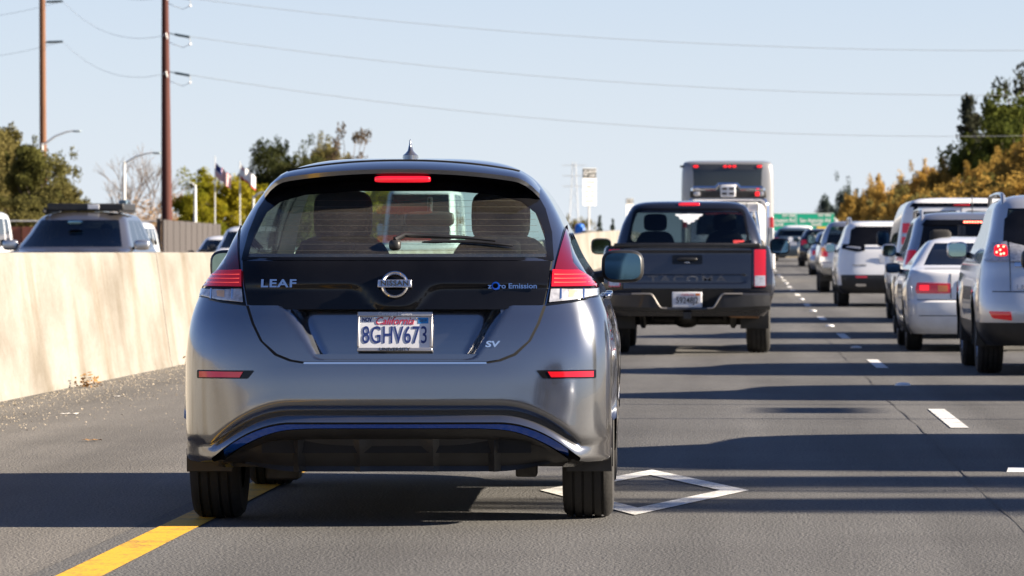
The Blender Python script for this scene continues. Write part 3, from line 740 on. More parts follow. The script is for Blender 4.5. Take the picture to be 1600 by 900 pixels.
    for s in (-1, 1):
        fl = MB(); fl.box((s*.785, .36, .262), (.19, .008, .10), 0, .12); fl.build('mud_flap', M_BLACK, root, bevel=.003)
    # ---- rear window: black surround and the pane
    FR = [(-.640, 1.085), (.640, 1.085), (.628, 1.20), (.598, 1.30), (.555, 1.375), (.49, 1.425), (.36, 1.440), (-.36, 1.440), (-.49, 1.425), (-.555, 1.375), (-.598, 1.30), (-.628, 1.20)]
    PN = [(-.612, 1.098), (.612, 1.098), (.598, 1.20), (.565, 1.275), (.50, 1.328), (.40, 1.356), (.20, 1.372), (-.20, 1.372), (-.40, 1.356), (-.50, 1.328), (-.565, 1.275), (-.598, 1.20)]
    gl = patch(bd, PN, .0045, glass('dusty_rear_glass', (.66, .80, .78), .13), 'rear_window', root, nx=30, dz=.02, thick=0)
    # ring
    mb = MB(); n = len(PN)
    def dens(p): 
        out = []
        for i in range(len(p)):
            a, b = p[i], p[(i+1) % len(p)]; out += [(lerp(a[0], b[0], k/8), lerp(a[1], b[1], k/8)) for k in range(8)]
        return out
    a, b = dens(PN), dens(FR)
    mb.grid([[bd.surf(lerp(p[0], q[0], f), lerp(p[1], q[1], f), .005) for p, q in zip(a, b)] for f in (0, .5, 1)], True)
    mb.build('window_surround', M_GLOSS, root)
    # heating lines
    mb = MB()
    for k in range(9):
        z = 1.125+.026*k; w = .575-.25*max(0, (z-1.2))
        mb.grid([[bd.surf(x, z+e, .003) for x in np.linspace(-w, w, 25)] for e in (0, .0012)])
    mb.build('heater_lines', pm('heater_wire', (.10, .07, .05), .6), gl, smooth=0)
    # ---- roof spoiler
    mb = MB(); sec = []
    for x in np.linspace(-.575, .575, 41):
        a = abs(x)/.575; zt = 1.478-.050*a**2.2-.05*max(0, (a-.82)/.18)**2; ye = .40+.06*a**3+.10*max(0, (a-.85)/.15)**2
        sec.append([(x, .66+.10*a, zt-.075), (x, ye+.045, zt-.040), (x, ye+.006, zt-.030), (x, ye, zt-.012), (x, ye+.03, zt+.001), (x, ye+.25, zt+.030-.012*a*a), (x, ye+.50, zt+.043-.03*a*a), (x, ye+.56, zt+.020-.05*a)])
    mb.grid(sec); sp = mb.build('roof_spoiler', M_LPAINT, root, smooth=28)
    mb = MB(); sec2 = [[(p[0], p[1], p[2]-.002) for p in r[:3]] for r in sec[2:-2]]; mb.grid([[(q[0], q[1]-.004, q[2]) for q in r] for r in sec2]); mb.build('spoiler_underside', M_GLOSS, sp, smooth=30)
    lm = superell((0.01, .408, 1.424), (.235, .05, .028), .35).build('brake_light', pm('brake_bar', (.55, .004, .012), .15, coat=1, emit=(1, .01, .03), es=.22), root, smooth=60)
    # roof seam behind the spoiler
    mb = MB(); mb.tube([(r[5][0], r[5][1], r[5][2]+.001) for r in sec[3:-3]], .0035, 6); mb.build('roof_seam', M_SEAM, sp)
    # ---- antenna fin
    mb = MB()
    mb.lathe([(-.002, .036), (.012, .034), (.022, .022), (.032, .013), (.06, .006), (.078, .0035), (.082, .0005)], (0, 0, 0), 'z', 20)
    for i, v in enumerate(mb.v): mb.v[i] = (v[0], v[1]*2.2-max(0, v[2])*.3, v[2])
    mb.build('antenna_fin', M_LPAINT, root, loc=(0, 1.25, bd_roof(bd, 0, 1.25)))
    # ---- wiper
    mb = MB(); p = [bd.surf(x, z, o) for x, z, o in ((-.010, 1.142, .035), (.03, 1.158, .04), (.13, 1.160, .032), (.28, 1.157, .028), (.40, 1.151, .02))]
    mb.tube(p, [.012, .012, .010, .007, .005], 8); wp = mb.build('rear_wiper', M_BLACK, root)
    mb = MB(); p = [bd.surf(lerp(.10, .47, f), lerp(1.150, 1.135, f)+.010*math.sin(f*3.1), .014) for f in np.linspace(0, 1, 9)]; mb.tube(p, [.004]+[.008]*7+[.004], 6); mb.build('wiper_blade', M_BLACK, wp)
    c = bd.surf(-.010, 1.140, .012); mb = superell(c, (.05, .06, .045), .7); mb.build('wiper_pivot', M_BLACK, wp)
    # ---- wheels, floor, axle
    for y in (.76, 3.46):
        for s in (-1, 1): wheel(root, s*.778, y, .318, .215, s)
    liners(root, bd, None)
    mb = MB(); mb.box((0, 2.6, .23), (1.18, 2.8, .06)); mb.box((0, .62, .33), (1.1, 1.0, .06)); mb.build('underbody', M_SEAM, root)
    mb = MB(); mb.tube([(-.68, .78, .27), (.68, .78, .27)], .05, 10); mb.box((.52, .62, .26), (.09, .16, .16)); mb.box((-.50, .62, .24), (.14, .2, .14)); mb.build('rear_axle', M_DARKM, root, bevel=.01)
    # ---- cabin
    mb = MB(); mb.box((0, 2.0, .62), (1.36, 3.0, .05)); mb.box((0, 3.25, .98), (1.36, .55, .10)); mb.build('cabin_floor', M_TRIM, root, bevel=.03)
    mb = MB(); G = [[(x, y, bd_roof(bd, x, y)-.05) for x in np.linspace(-.5, .5, 7)] for y in np.linspace(.95, 2.3, 6)]; mb.grid(G); mb.build('headliner', M_TRIM, root)
    for s in (-1, 1):
        seat(root, s*.36, 2.15, .62, 1.20, .52); headrest(root, s*.36, 2.27, 1.285, .27, .235, .11)
        seat(root, s*.33, 1.12, .6, 1.12, .62); headrest(root, s*.36, 1.22, 1.13, .24, .10, .09)
    mb = MB(); mb.box((0, .62, 1.02), (1.2, .7, .02)); mb.build('parcel_shelf', M_INT, root)
    mir_ = superell((.0, 3.0, 1.278), (.235, .035, .072), .45).build('rear_view_mirror', pm('mirror_back', (.05, .04, .033), .5), root, smooth=60)
    mb = MB(); mb.tube([(.0, 3.03, 1.31), (.0, 3.06, 1.345), (0, 3.05, 1.38)], .012, 8); mb.build('mirror_stalk', M_BLACK, mir_)
    # ---- side mirrors and door handles
    for s in (-1, 1):
        door_mirror(root, s*.915, 2.78, 1.055, s, .20, .155, M_BLACK)
    for y in (1.55, 2.55):
        for s in (-1, 1):
            mb = superell((s*(bd.sidex(bd.W(.93), y, .93)+.018), y, .93), (.035, .20, .03), .6); mb.build('door_handle', M_CHROME, root, smooth=60)
    return root
def bd_roof(bd, x, y):
    """height of the upper shell above (x, y)"""
    lo, hi = 1.2, float(bd.z[-1])
    best = lo
    for z in np.linspace(lo, hi, 160):
        yr = float(np.interp(z, bd.z, bd.yr)); yf = float(np.interp(z, bd.z, bd.yf)); w = float(np.interp(z, bd.z, bd.w))
        if abs(x) < w and bd.D(x, z) <= y <= bd.D(x, z, True): best = z
    return best
build_hatch()
# ------------------------------------------------------------------ other traffic
P_BLACKISH = paint('dark_graphite_paint', (.030, .033, .045), .65, .16)
P_SILVER = paint('silver_paint', (.50, .51, .53), .8, .30)
P_WHITE = paint('white_paint', (.84, .84, .84), 0, .35)
P_PEARL = paint('pearl_silver_paint', (.60, .61, .63), .55, .32)
P_BLUEG = paint('slate_blue_paint', (.10, .15, .19), .6, .3)
P_TAUPE = paint('grey_brown_paint', (.13, .122, .12), .7, .32)
P_PLATED = pm('chrome_trim', (.6, .6, .62), .15, .9)
def suv_rows(L, W, H, belt=1.08, hood=1.02, rake=.35, rw=.76, g0=.22):
    w = W/2
    return [(g0, .12, L-.14, w*.88), (g0+.08, .05, L-.06, w*.955), (.42, .02, L-.02, w*.985), (.55, .0, L, w*.995), (.66, .015, L, w), (.80, .05, L-.03, w*.992), (hood-.12, .08, L-.10, w*.98),
            (hood-.02, .10, L-.32, w*.965), (hood+.03, .115, L-.85, w*.95), (belt, .13, L-1.22, w*.935), (belt+.05, .155, L-1.36, w*.915), ((belt+H-.1)/2, .155+rake*.45, L-1.85, w*lerp(.915, rw, .5)),
            (H-.14, .155+rake*.85, L-2.25, w*(rw+.01)), (H-.07, .155+rake, L-2.45, w*(rw-.05)), (H-.02, .2+rake*1.3, L-2.6, w*(rw-.2)), (H, .5+rake*1.5, L-2.8, w*.3)]
def van_rows(L, W, H, belt=1.12):
    w = W/2
    return [(.26, .10, L-.14, w*.92), (.34, .04, L-.06, w*.965), (.50, .0, L, w*.99), (.62, .01, L, w), (.80, .02, L-.02, w), (.98, .03, L-.08, w), (1.08, .035, L-.25, w*.995),
            (1.12, .04, L-.55, w*.985), (1.15, .045, L-.75, w*.98), (1.20, .05, L-.85, w*.97), (1.25, .055, L-.92, w*.96), ((1.25+H-.12)/2, .08, L-1.35, w*.915),
            (H-.20, .12, L-1.75, w*.86), (H-.09, .15, L-2.0, w*.80), (H-.02, .25, L-2.2, w*.62), (H, .6, L-2.5, w*.3)]
def sedan_rows(L, W, H, deck=.93):
    w = W/2
    return [(.20, .10, L-.12, w*.9), (.28, .03, L-.05, w*.96), (.42, 0, L-.01, w*.985), (.555, .008, L, w*.995), (.585, .035, L, w*.998), (.70, .042, L-.02, w), (.80, .055, L-.12, w*.985), (deck-.05, .075, L-.45, w*.96),
            (deck-.015, .12, L-.85, w*.94), (deck+.005, .45, L-1.15, w*.92), (deck+.04, .66, L-1.28, w*.885), ((deck+H-.05)/2, .98, L-1.7, w*.79), (H-.11, 1.25, L-2.05, w*.70), (H-.055, 1.42, L-2.2, w*.63), (H-.015, 1.7, L-2.4, w*.46), (H, 2.0, L-2.5, w*.25)]
def ground_rz(y): return zY(y)
def car(name, label, cat, x, y, rz, rows, pt, L, W, H, wb=2.75, ro=.95, wr=.34, group=None, lamps=(), clear=(), reds=(), blacks=(), plate_s=None, plz=.85, rail=False, tint=M_TINT,
        glass_q=.84, led=None, mirror=(.22, .17), low_black=0, front=False, seats=False, dn=1, nr=3.6, Dr=.38, texts=(), tw=.235, mz=None, belt=1.08, gt=(10, 12.25), ground=None, side=True, tailz=None, mirm=None, spoil=False):
    root = thing(name, label, cat, (x, y, zY(y) if ground is None else ground), rz, group)
    bd = Body(rows, Dr=Dr, nr=nr, Df=.55, nf=2.7, NT=max(6, int(14*dn)), NS=max(16, int(40*dn)), NF=max(5, int(10*dn)), sub=2 if dn > .6 else 1, wheels=(ro, ro+wb), wr=wr, flare=.02,
              rbrk=(glass_q,), fbrk=(.88,), sbrk=(.07, .27, .31, .58, .62, .92), archk=1.12)
    def tg(t, k, q, sd, z):
        if gt[0] < t < gt[1]:
            if k == 'r' and q < glass_q and glass_q > 0: return 'rear_window'
            if k == 'f' and q < .88: return 'windscreen'
            if side and k == 's' and (.07 < q < .27 or .31 < q < .58 or .62 < q < .92): return 'side_window'
            if side and k == 's' and t < gt[1]: return 'body'
        if low_black and z < low_black: return 'cladding'
        return 'body'
    bd.build(root, tg, {'body': pt, 'rear_window': M_PRIV if front else tint, 'windscreen': M_TINT if front else tint, 'side_window': M_PRIV if front else (M_TINT if seats else tint), 'cladding': M_BLACK}, {'cladding': 'lower_bumper'})
    for yw in bd.wheels:
        for s in (-1, 1): wheel(root, s*(W/2-tw/2-.02), yw, wr, tw, s, 5)
    if dn > .5: liners(root, bd, None)
    mb = MB(); mb.box((0, L/2, rows[0][0]+.05), (W*.72, L*.9, .08)); mb.build('underbody', M_SEAM, root)
    my = L-2.0 if rows is not None else 2.6
    mzz = mz or belt+.06
    for s in (-1, 1): door_mirror(root, s*(W/2+.07), my, mzz, s, mirror[0], mirror[1], mirm or (M_BLACK if pt in (P_SILVER, P_WHITE) else pt))
    for poly, m, nm, off in lamps:
        for q in (lambda p: p, mir): patch(bd, q(poly), off, m, nm, root, nx=8, dz=.03)
    for poly, m, nm, off in clear: patch(bd, poly, off, m, nm, root, nx=14, dz=.03)
    for poly, m, nm, off in blacks: patch(bd, poly, off, m, nm, root, nx=16, dz=.03, thick=.006)
    if plate_s is not None:
        pp = bd.surf(0, plz, .016); plate(root, pp, plate_s)
    if led:
        pp = bd.surf(led[0], led[1], .02); mb = superell((pp[0], pp[1]+.01, pp[2]), (led[2], .05, .03), .4); hb = mb.build('brake_light', led[3], root, smooth=60)
    if rail:
        for s in (-1, 1):
            xr = W/2*rail[0]; zz = H+rail[1]; y0, y1 = rail[2], rail[3]
            z_at = lambda yy: bd_roof2(bd, xr, yy)
            mb = MB(); mb.tube([(s*xr, y0, z_at(y0)-.02), (s*xr, y0+.10, zz-.015), (s*xr, y0+.3, zz), (s*xr, (y0+y1)/2, zz+.01), (s*xr, y1-.3, zz), (s*xr, y1-.10, zz-.02), (s*xr, y1, z_at(y1)-.02)], .022, 8)
            mb.build('roof_rail', P_SILVER if len(rail) < 5 else rail[4], root)
    for s_, size, px, pz, m, sx in texts:
        pp = bd.surf(px, pz, .008); text('lettering', s_, size, m, root, pp, sx=sx, ext=.003)
    if front:
        for s in (-1, 1):
            pol = [(s*.45, hd-.2) for hd in (0,)]
            patch(bd, [(s*.50*W/1.9, .74), (s*.86*W/1.9, .80), (s*.88*W/1.9, .90), (s*.55*W/1.9, .86)], .006, M_CLEAR, 'headlamp', root, nx=8, front=True)
        patch(bd, rnd([(-.42, .62), (.42, .62), (.46, .84), (-.46, .84)], .04), .004, M_GLOSS, 'grille', root, nx=8, front=True)
    if seats:
        for s in (-1, 1):
            seat(root, s*.38, L*.45, .6, 1.2, .52, M_INT); headrest(root, s*.38, L*.45+.1, 1.28, .26, .2, .1)
            seat(root, s*.38, L*.26, .6, 1.15, .55, M_INT)
        mb = MB(); mb.box((0, L*.45, .55), (W*.8, L*.5, .06)); mb.box((0, L-1.75, 1.0), (W*.78, .5, .12)); mb.build('cabin_floor', M_TRIM, root)
    return root, bd
def bd_roof2(bd, x, y):
    best = .9
    for z in np.linspace(.9, float(bd.z[-1]), 120):
        yr = float(np.interp(z, bd.z, bd.yr)); yf = float(np.interp(z, bd.z, bd.yf)); w = float(np.interp(z, bd.z, bd.w))
        if abs(x) <= w and bd.D(x, z) <= y <= bd.D(x, z, True): best = z
    return best
G_R = 'traffic queueing in the lane to the right'
# --- silver crossover, right edge
L, W, H = 4.73, 1.845, 1.66
rows = suv_rows(L, W, H, 1.10, 1.02, .50, .80, .27)
lamp_r = rnd([(.640, 1.035), (.86, 1.035), (.865, 1.07), (.80, 1.20), (.655, 1.215)], .02)
lamp_in = [(.655, 1.08), (.775, 1.08), (.77, 1.175), (.665, 1.18)]
lamp_c = rnd([(.36, 1.03), (.634, 1.035), (.648, 1.205), (.50, 1.17), (.38, 1.10)], .02)
c, bd = car('suv_car', 'pearl silver crossover with lit round brake lamps at the right edge of the picture', 'car', 3.12, 40.4, 0, rows, P_PEARL, L, W, H, 2.72, 1.0, .36, G_R,
    lamps=[(lamp_r, M_CLEAR, 'tail_lamp', .008), (lamp_c, M_CLEAR, 'inner_lamp', .008), (rnd([(.625, .50), (.80, .52), (.835, .585), (.64, .582)], .015), M_RED, 'reflector', .006)],
    blacks=[([(-.70, 1.165), (.70, 1.165), (.665, 1.42), (.56, 1.50), (-.56, 1.50), (-.665, 1.42)], M_GLOSS, 'window_surround', .004), ([(-.634, 1.03), (.634, 1.03), (.634, 1.024), (-.634, 1.024)], M_SEAM, 'gate_seam', .003),
            ([(-.80, .765), (.80, .765), (.80, .757), (-.80, .757)], M_SEAM, 'bumper_seam', .003)],
    plate_s='', plz=.90, rail=(.72, -.01, .75, 3.0), led=None, mirror=(.20, .16), low_black=.44, nr=4.2, Dr=.42, texts=[('LEXUS', .055, -.47, .80, M_CHROME, 1.5), ('RX 350', .05, .50, .80, M_CHROME, 1.3)], tw=.24, mirm=P_PEARL)
for q in (lambda p: p, mir):
    patch(bd, q(rnd(lamp_in, .03)), .012, M_REDL, 'lit_lamp', c, nx=6)
    pt = bd
    for i, (a, b) in enumerate(((.69, 1.10), (.72, 1.13), (.75, 1.11), (.69, 1.155), (.735, 1.16), (.715, 1.095))):
        xx, zz = q([(a, b)])[0]; pp = bd.surf(xx, zz, .018); superell(pp, (.020, .01, .020), .9, 8, 6).build('lamp_led', M_LED, c)
    patch(bd, q([(.637, .765), (.642, .765), (.645, 1.21), (.640, 1.21)]), .010, M_SEAM, 'gate_side_seam', c, nx=2, thick=.003)
patch(bd, [(-.60, 1.02), (.60, 1.02), (.60, .985), (-.60, .985)], .02, M_CHROME, 'gate_trim', c, nx=10)
# --- white coupe
L, W, H = 4.39, 1.70, 1.30
rows = sedan_rows(L, W, H, .93)
c, bd = car('coupe_car', 'white two-door sedan with small orange-red tail lamps beside the silver crossover', 'car', 2.76, 50.1, 0, rows, P_WHITE, L, W, H, 2.62, .92, .295, G_R,
    lamps=[(rnd([(.36, .655), (.735, .655), (.75, .70), (.73, .775), (.36, .765)], .012), M_RED, 'tail_lamp', .007), ([(.39, .675), (.50, .675), (.50, .745), (.39, .745)], M_AMBER, 'amber_lens', .013), ([(.60, .69), (.70, .69), (.70, .745), (.60, .745)], M_REDL, 'lit_lamp', .013)],
    blacks=[(rnd([(-.29, .62), (.29, .62), (.29, .80), (-.29, .80)], .04), M_BLACK, 'plate_recess', .004), ([(-.82, .588), (.82, .588), (.82, .580), (-.82, .580)], M_SEAM, 'bumper_seam', .003), ([(-.80, .41), (.80, .41), (.80, .402), (-.80, .402)], M_SEAM, 'bumper_groove', .002)],
    plate_s='4KLM', plz=.71, mirror=(.18, .12), tint=glass('coupe_glass', (.50, .50, .49)), seats=True, nr=4.4, Dr=.32, tw=.19, mz=.93, belt=.90, gt=(10, 12.4))
patch(bd, [(-.36, .60), (-.352, .60), (-.352, .875), (-.36, .875)], .003, M_SEAM, 'boot_seam', c, nx=2, thick=.002); patch(bd, [(.352, .60), (.36, .60), (.36, .875), (.352, .875)], .003, M_SEAM, 'boot_seam', c, nx=2, thick=.002)
# --- silver suv with rails and lit LED strip
L, W, H = 4.75, 1.86, 1.64
rows = suv_rows(L, W, H, 1.08, 1.0, .34, .79)
c, bd = car('suv_car', 'silver sport utility with roof rails and a lit strip brake light above its rear window', 'car', 3.06, 57.5, 0, rows, P_SILVER, L, W, H, 2.75, .95, .35, G_R,
    lamps=[(rnd([(.70, .95), (.88, .95), (.84, 1.14), (.74, 1.14)], .02), M_RED, 'tail_lamp', .008)], blacks=[([(-.66, 1.46), (.66, 1.46), (.60, 1.53), (-.60, 1.53)], M_GLOSS, 'spoiler_band', .010)],
    plate_s='', rail=(.70, .02, .55, 3.0), tint=glass('suv_glass', (.30, .29, .28)), seats=True, nr=4.2, mirror=(.20, .17), low_black=.42, mirm=P_SILVER)
for i in range(7): pp = bd.surf(-.105+.035*i, 1.495, .02); superell(pp, (.024, .02, .024), .8, 8, 6).build('brake_led', M_LED, c)
mb = MB(); mb.tube([(.02, .9, 1.63), (.02, .97, 1.86)], .006, 6); mb.build('antenna', M_BLACK, c)
# --- white van
L, W, H = 5.6, 2.06, 1.95
rows = van_rows(L, W, H)
vg = rnd([(.06, 1.22), (.66, 1.22), (.70, 1.30), (.685, 1.72), (.06, 1.745)], .06)
c, bd = car('passenger_van', 'tall white van with twin rear doors and tall red corner lamps in the right lane', 'van', 3.5, 69.4, 0, rows, P_WHITE, L, W, H, 3.45, 1.25, .37, G_R,
    lamps=[(rnd([(.79, 1.22), (.93, 1.22), (.91, 1.55), (.80, 1.55)], .015), M_RED, 'tail_lamp', .01), ([(.80, 1.335), (.92, 1.335), (.915, 1.395), (.80, 1.395)], M_CLEAR, 'reversing_lens', .016), (vg, M_GLOSS, 'door_window', .008)],
    blacks=[([(-.80, 1.80), (.80, 1.80), (.76, 1.86), (-.76, 1.86)], M_GLOSS, 'roof_band', .006), ([(.70, 1.2), (.76, 1.2), (.74, 1.80), (.68, 1.80)], M_GLOSS, 'pillar_band', .006), ([(-.76, 1.2), (-.70, 1.2), (-.68, 1.80), (-.74, 1.80)], M_GLOSS, 'pillar_band', .006), ([(-.004, .55), (.004, .55), (.004, 1.80), (-.004, 1.80)], M_SEAM, 'door_seam', .004)],
    plate_s='', plz=.72, mirror=(.22, .26), glass_q=0, led=(0, 1.825, .26, M_RED), nr=6, Dr=.3, mz=1.32, low_black=.5, gt=(10, 12.2), mirm=M_BLACK)
# --- white suv with dark bumper
L, W, H = 5.1, 1.95, 1.66
rows = suv_rows(L, W, H, 1.15, 1.08, .30, .80, .26)
c, bd = car('suv_car', 'large white sport utility with dark lower bumper left of the tall van', 'car', 2.92, 86.1, 0, rows, P_WHITE, L, W, H, 2.95, 1.05, .38, G_R,
    lamps=[(rnd([(.44, 1.08), (.60, 1.06), (.88, 1.12), (.86, 1.21), (.44, 1.20)], .02), M_GLOSS, 'tail_lamp', .008), ([(.52, 1.11), (.80, 1.135), (.78, 1.17), (.52, 1.155)], M_CLEAR, 'clear_lens', .014), (rnd([(.40, .56), (.62, .56), (.62, .60), (.40, .60)], .01), M_RED, 'reflector', .010), (rnd([(.42, .40), (.62, .40), (.62, .45), (.42, .45)], .02), M_CHROME, 'exhaust_trim', .012)],
    blacks=[([(-.74, 1.20), (.74, 1.20), (.70, 1.48), (.60, 1.55), (-.60, 1.55), (-.70, 1.48)], M_GLOSS, 'window_surround', .004), ([(-.90, .62), (.90, .62), (.88, .36), (-.88, .36)], M_BLACK, 'bumper_insert', .005), ([(-.44, 1.135), (.44, 1.135), (.44, 1.15), (-.44, 1.15)], M_CHROME, 'gate_trim', .012)],
    plate_s='', plz=.92, rail=(.72, .05, .7, 3.2), nr=4.5, low_black=.40, texts=[('TRAVERSE', .05, -.55, .80, M_INKB, 1.2)], mirror=(.2, .18), mirm=P_WHITE)
# --- silver pickup further on (body box + cab)
def pickup(name, label, x, y, pt, W, L, H, bed, railz, rz=0, group=None, wb=3.3, ro=1.2, wr=.38, lampm=M_RED, dn=1, tint=None, cabw=None):
    root = thing(name, label, 'pickup truck', (x, y, zY(y)), rz, group)
    w = W/2
    rows = [(.42, .14, L-.14, w*.90), (.50, .10, L-.06, w*.955), (.62, .08, L-.02, w*.985), (.72, .050, L, w), (.90, .072, L-.02, w), (1.0, .085, L-.08, w*.99), (railz-.05, .105, L-.35, w*.975), (railz-.01, .11, L-.9, w*.955), (railz, .13, L-1.3, w*.935)]
    bd = Body(rows, Dr=.16, nr=5, Df=.5, nf=2.8, NT=int(16*dn), NS=int(44*dn), NF=int(10*dn), sub=2, wheels=(ro, ro+wb), wr=wr, flare=.035, fz=(.4, .95), archk=1.16)
    bd.build(root, lambda t, k, q, s, z: 'body', {'body': pt}, {})
    cw = (cabw or w*.93); z0 = railz-.02
    crow = [(z0, bed, L-1.25, cw), (z0+.05, bed+.01, L-1.36, cw*.985), ((z0+H)/2, bed+.10, L-1.85, cw*.91), (H-.13, bed+.20, L-2.25, cw*.825), (H-.06, bed+.24, L-2.4, cw*.77), (H-.015, bed+.35, L-2.55, cw*.62), (H, bed+.6, L-2.7, cw*.3)]
    cb = Body(crow, Dr=.28, nr=4, Df=.45, nf=2.8, NT=int(14*dn), NS=int(30*dn), NF=int(8*dn), sub=3, rbrk=(.865,), fbrk=(.88,), sbrk=(.06, .40, .46, .90))
    def tg(t, k, q, s, z):
        if 1 < t < 3.1:
            if k == 'r' and q < .865: return 'rear_window'
            if k == 'f' and q < .88: return 'windscreen'
            if k == 's' and (.06 < q < .40 or .46 < q < .90): return 'side_window'
        return 'body'
    cb.build(root, tg, {'body': pt, 'rear_window': tint or M_TINT, 'windscreen': M_GLASS, 'side_window': M_TINT}, {'body': 'cab'})
    for yw in bd.wheels:
        for s in (-1, 1): wheel(root, s*(w-.15), yw, wr, .26, s, 6)
    liners(root, bd, None)
    mb = MB(); mb.box((0, bed*.5+.05, railz+.005), (W*.86, bed-.1, .05)); mb.build('bed_cover', M_BLACK, root, bevel=.015)
    return root, bd, cb
c, bd, cb = pickup('pickup_truck', 'silver pickup with orange-topped red tail lamp ahead of the white sport utility', 2.98, 106.5, P_SILVER, 2.0, 5.7, 1.72, 1.9, 1.16, group=G_R, dn=.7)
for q in (lambda p: p, mir):
    patch(bd, q([(.80, .86), (.955, .86), (.955, 1.0), (.80, 1.0)]), .008, M_RED, 'tail_lamp', c, nx=4); patch(bd, q([(.80, 1.0), (.955, 1.0), (.95, 1.08), (.80, 1.08)]), .008, M_AMBER, 'amber_lens', c, nx=4)
mb = MB(); mb.box((0, -.02, .66), (1.9, .16, .16)); mb.build('rear_bumper', P_PLATED, c, bevel=.02)
mb = MB(); mb.box((0, 2.5, .5), (1.2, 4.4, .2)); mb.build('underbody', M_SEAM, c)
for s in (-1, 1): door_mirror(c, s*1.12, 3.65, 1.28, s, .2, .26, M_BLACK)
plate(c, (0, .05, .80), '')
# --- three farther cars in the same lane, two beyond them
def far(name, label, x, y, pt, L, W, H, kind='suv', group=G_R, lz=(.85, 1.05), **k):
    rows = suv_rows(L, W, H) if kind == 'suv' else sedan_rows(L, W, H)
    gt = (10, 12.25)
    lz0, lz1 = lz
    return car(name, label, 'car', x, y, 0, rows, pt, L, W, H, L*.58, .9, .33, group, lamps=[([(W*.33, lz0), (W*.455, lz0), (W*.45, lz1), (W*.35, lz1)], M_RED, 'tail_lamp', .01)], plate_s='', plz=.78, dn=.55, gt=gt, belt=1.0 if kind == 'suv' else .9, **k)
far('sedan_car', 'silver sedan in the right lane directly ahead of the silver pickup', 3.32, 146, P_SILVER, 4.7, 1.83, 1.46, 'sedan', lz=(.66, .82))
far('suv_car', 'dark sport utility with a pale sunlit flank, next ahead of the silver sedan', 3.42, 176, P_BLACKISH, 4.7, 1.88, 1.50)
cc, bb = far('suv_car', 'slate blue sport utility far ahead with round white tailgate badge', 2.55, 199.5, P_BLUEG, 4.6, 1.86, 1.52)
for (px, pz, w_, h_) in ((-.12, .98, .20, .20), (.36, .98, .40, .16)):
    patch(bb, rnd([(px-w_/2, pz-h_/2), (px+w_/2, pz-h_/2), (px+w_/2, pz+h_/2), (px-w_/2, pz+h_/2)], .08), .01, M_PLATE, 'tailgate_badge', cc, nx=4)
far('suv_car', 'white high-roofed sport utility showing its roof above the slate blue one', 3.2, 232, P_WHITE, 5.0, 2.0, 1.70)
far('sedan_car', 'tiny pale sedan far ahead showing just left of the slate blue sport utility', 1.75, 236, P_PEARL, 4.6, 1.8, 1.45, 'sedan', lz=(.66, .82))
# --- vehicles just outside the picture on the right whose shadows cross the lane
G_S = 'cars beside the camera just outside the picture'
for (nm, lab, x, y, kind) in (('suv_car', 'white wagon just outside the picture, nearest car in the right lane', 3.2, 22.8, 'suv'), ('suv_car', 'silver sport utility just outside the picture behind the pearl crossover', 3.35, 33.6, 'silver')):
    L, W, H = (4.75, 1.85, 1.74) if kind == 'suv' else (4.1, 1.80, 1.72)
    far(nm, lab, x, y, P_WHITE if kind == 'suv' else P_SILVER, L, W, H, 'suv', G_S)

for (nm, lab, x, y, pt, dims) in (('suv_car', 'silver high-roofed wagon added out of view in the right lane to shade the road behind the hatchback', 3.35, 9.6, P_SILVER, (5.2, 1.95, 2.0)), ('suv_car', 'graphite sport utility added out of view in the right lane to shade the road', 3.3, 2.6, P_BLACKISH, (4.8, 1.9, 1.75)), ('suv_car', 'slate wagon added unseen behind the camera in the right lane for its shadow', 3.3, -4.6, P_BLUEG, (4.8, 1.9, 1.75)), ('suv_car', 'graphite sport utility added unseen behind the camera for its reflection', -.5, -9.5, P_BLACKISH, (4.8, 1.9, 1.8))):
    far(nm, lab, x, y, pt, *dims, 'suv', G_S)  # unseen cars added to shade the road and darken what the bumper reflects
# ------------------------------------------------------------------ black pickup ahead
c, bd, cb = pickup('pickup_truck', 'dark graphite pickup with embossed tailgate ahead of the grey hatchback', -.53, 48.6, P_BLACKISH, 1.86, 5.39, 1.70, 1.75, 1.185, wb=3.24, ro=1.25, wr=.385, dn=1.2, tint=glass('pickup_glass', (.17, .21, .235)), cabw=.83)
PK = c
gate = rnd([(-.695, .715), (.695, .715), (.70, 1.155), (-.70, 1.155)], .02)
ring(bd, gate, [(x*1.012, z+(.006 if z > .9 else -.006)) for x, z in gate], .003, M_SEAM, 'tailgate_gap', c)
def tgdent(x, z):
    p = bd.surf(x, z, .008); d = 0
    d += .018*(sstep(.775, .80, z)-sstep(.855, .875, z))*(1-sstep(.58, .64, abs(x)))          # lettering channel
    d -= .010*sstep(1.10, 1.14, z)
    return d
tgt = patch(bd, gate, .008, P_BLACKISH, 'tailgate', c, nx=44, dz=.01, fn=lambda x, z, o: (lambda p: (p[0], p[1]+tgdent(x, z), p[2]))(bd.surf(x, z, o)))
text('tailgate_lettering', 'TACOMA', .098, pm('embossed_letter', (.12, .125, .15), .2, .7, coat=1), tgt, (0, bd.surf(0, .82, .008)[1]+.014, .822), sx=1.75, ext=.008, bold=.002, space=1.28)
patch(bd, rnd([(-.165, .985), (.165, .985), (.165, 1.085), (-.165, 1.085)], .02), .014, M_GLOSS, 'handle_bezel', c, nx=6)
superell((0, bd.surf(0, 1.03, .02)[1], 1.04), (.22, .05, .035), .5).build('tailgate_handle', M_BLACK, c, smooth=60)
mb = MB(); mb.box((.0, bd.surf(0, 1.0, .02)[1]+.004, 1.005), (.05, .012, .016)); mb.build('handle_lock', M_CHROME, c, bevel=.003)
strip_p = [(-.86, 1.158), (.86, 1.158), (.855, 1.178), (-.855, 1.178)]
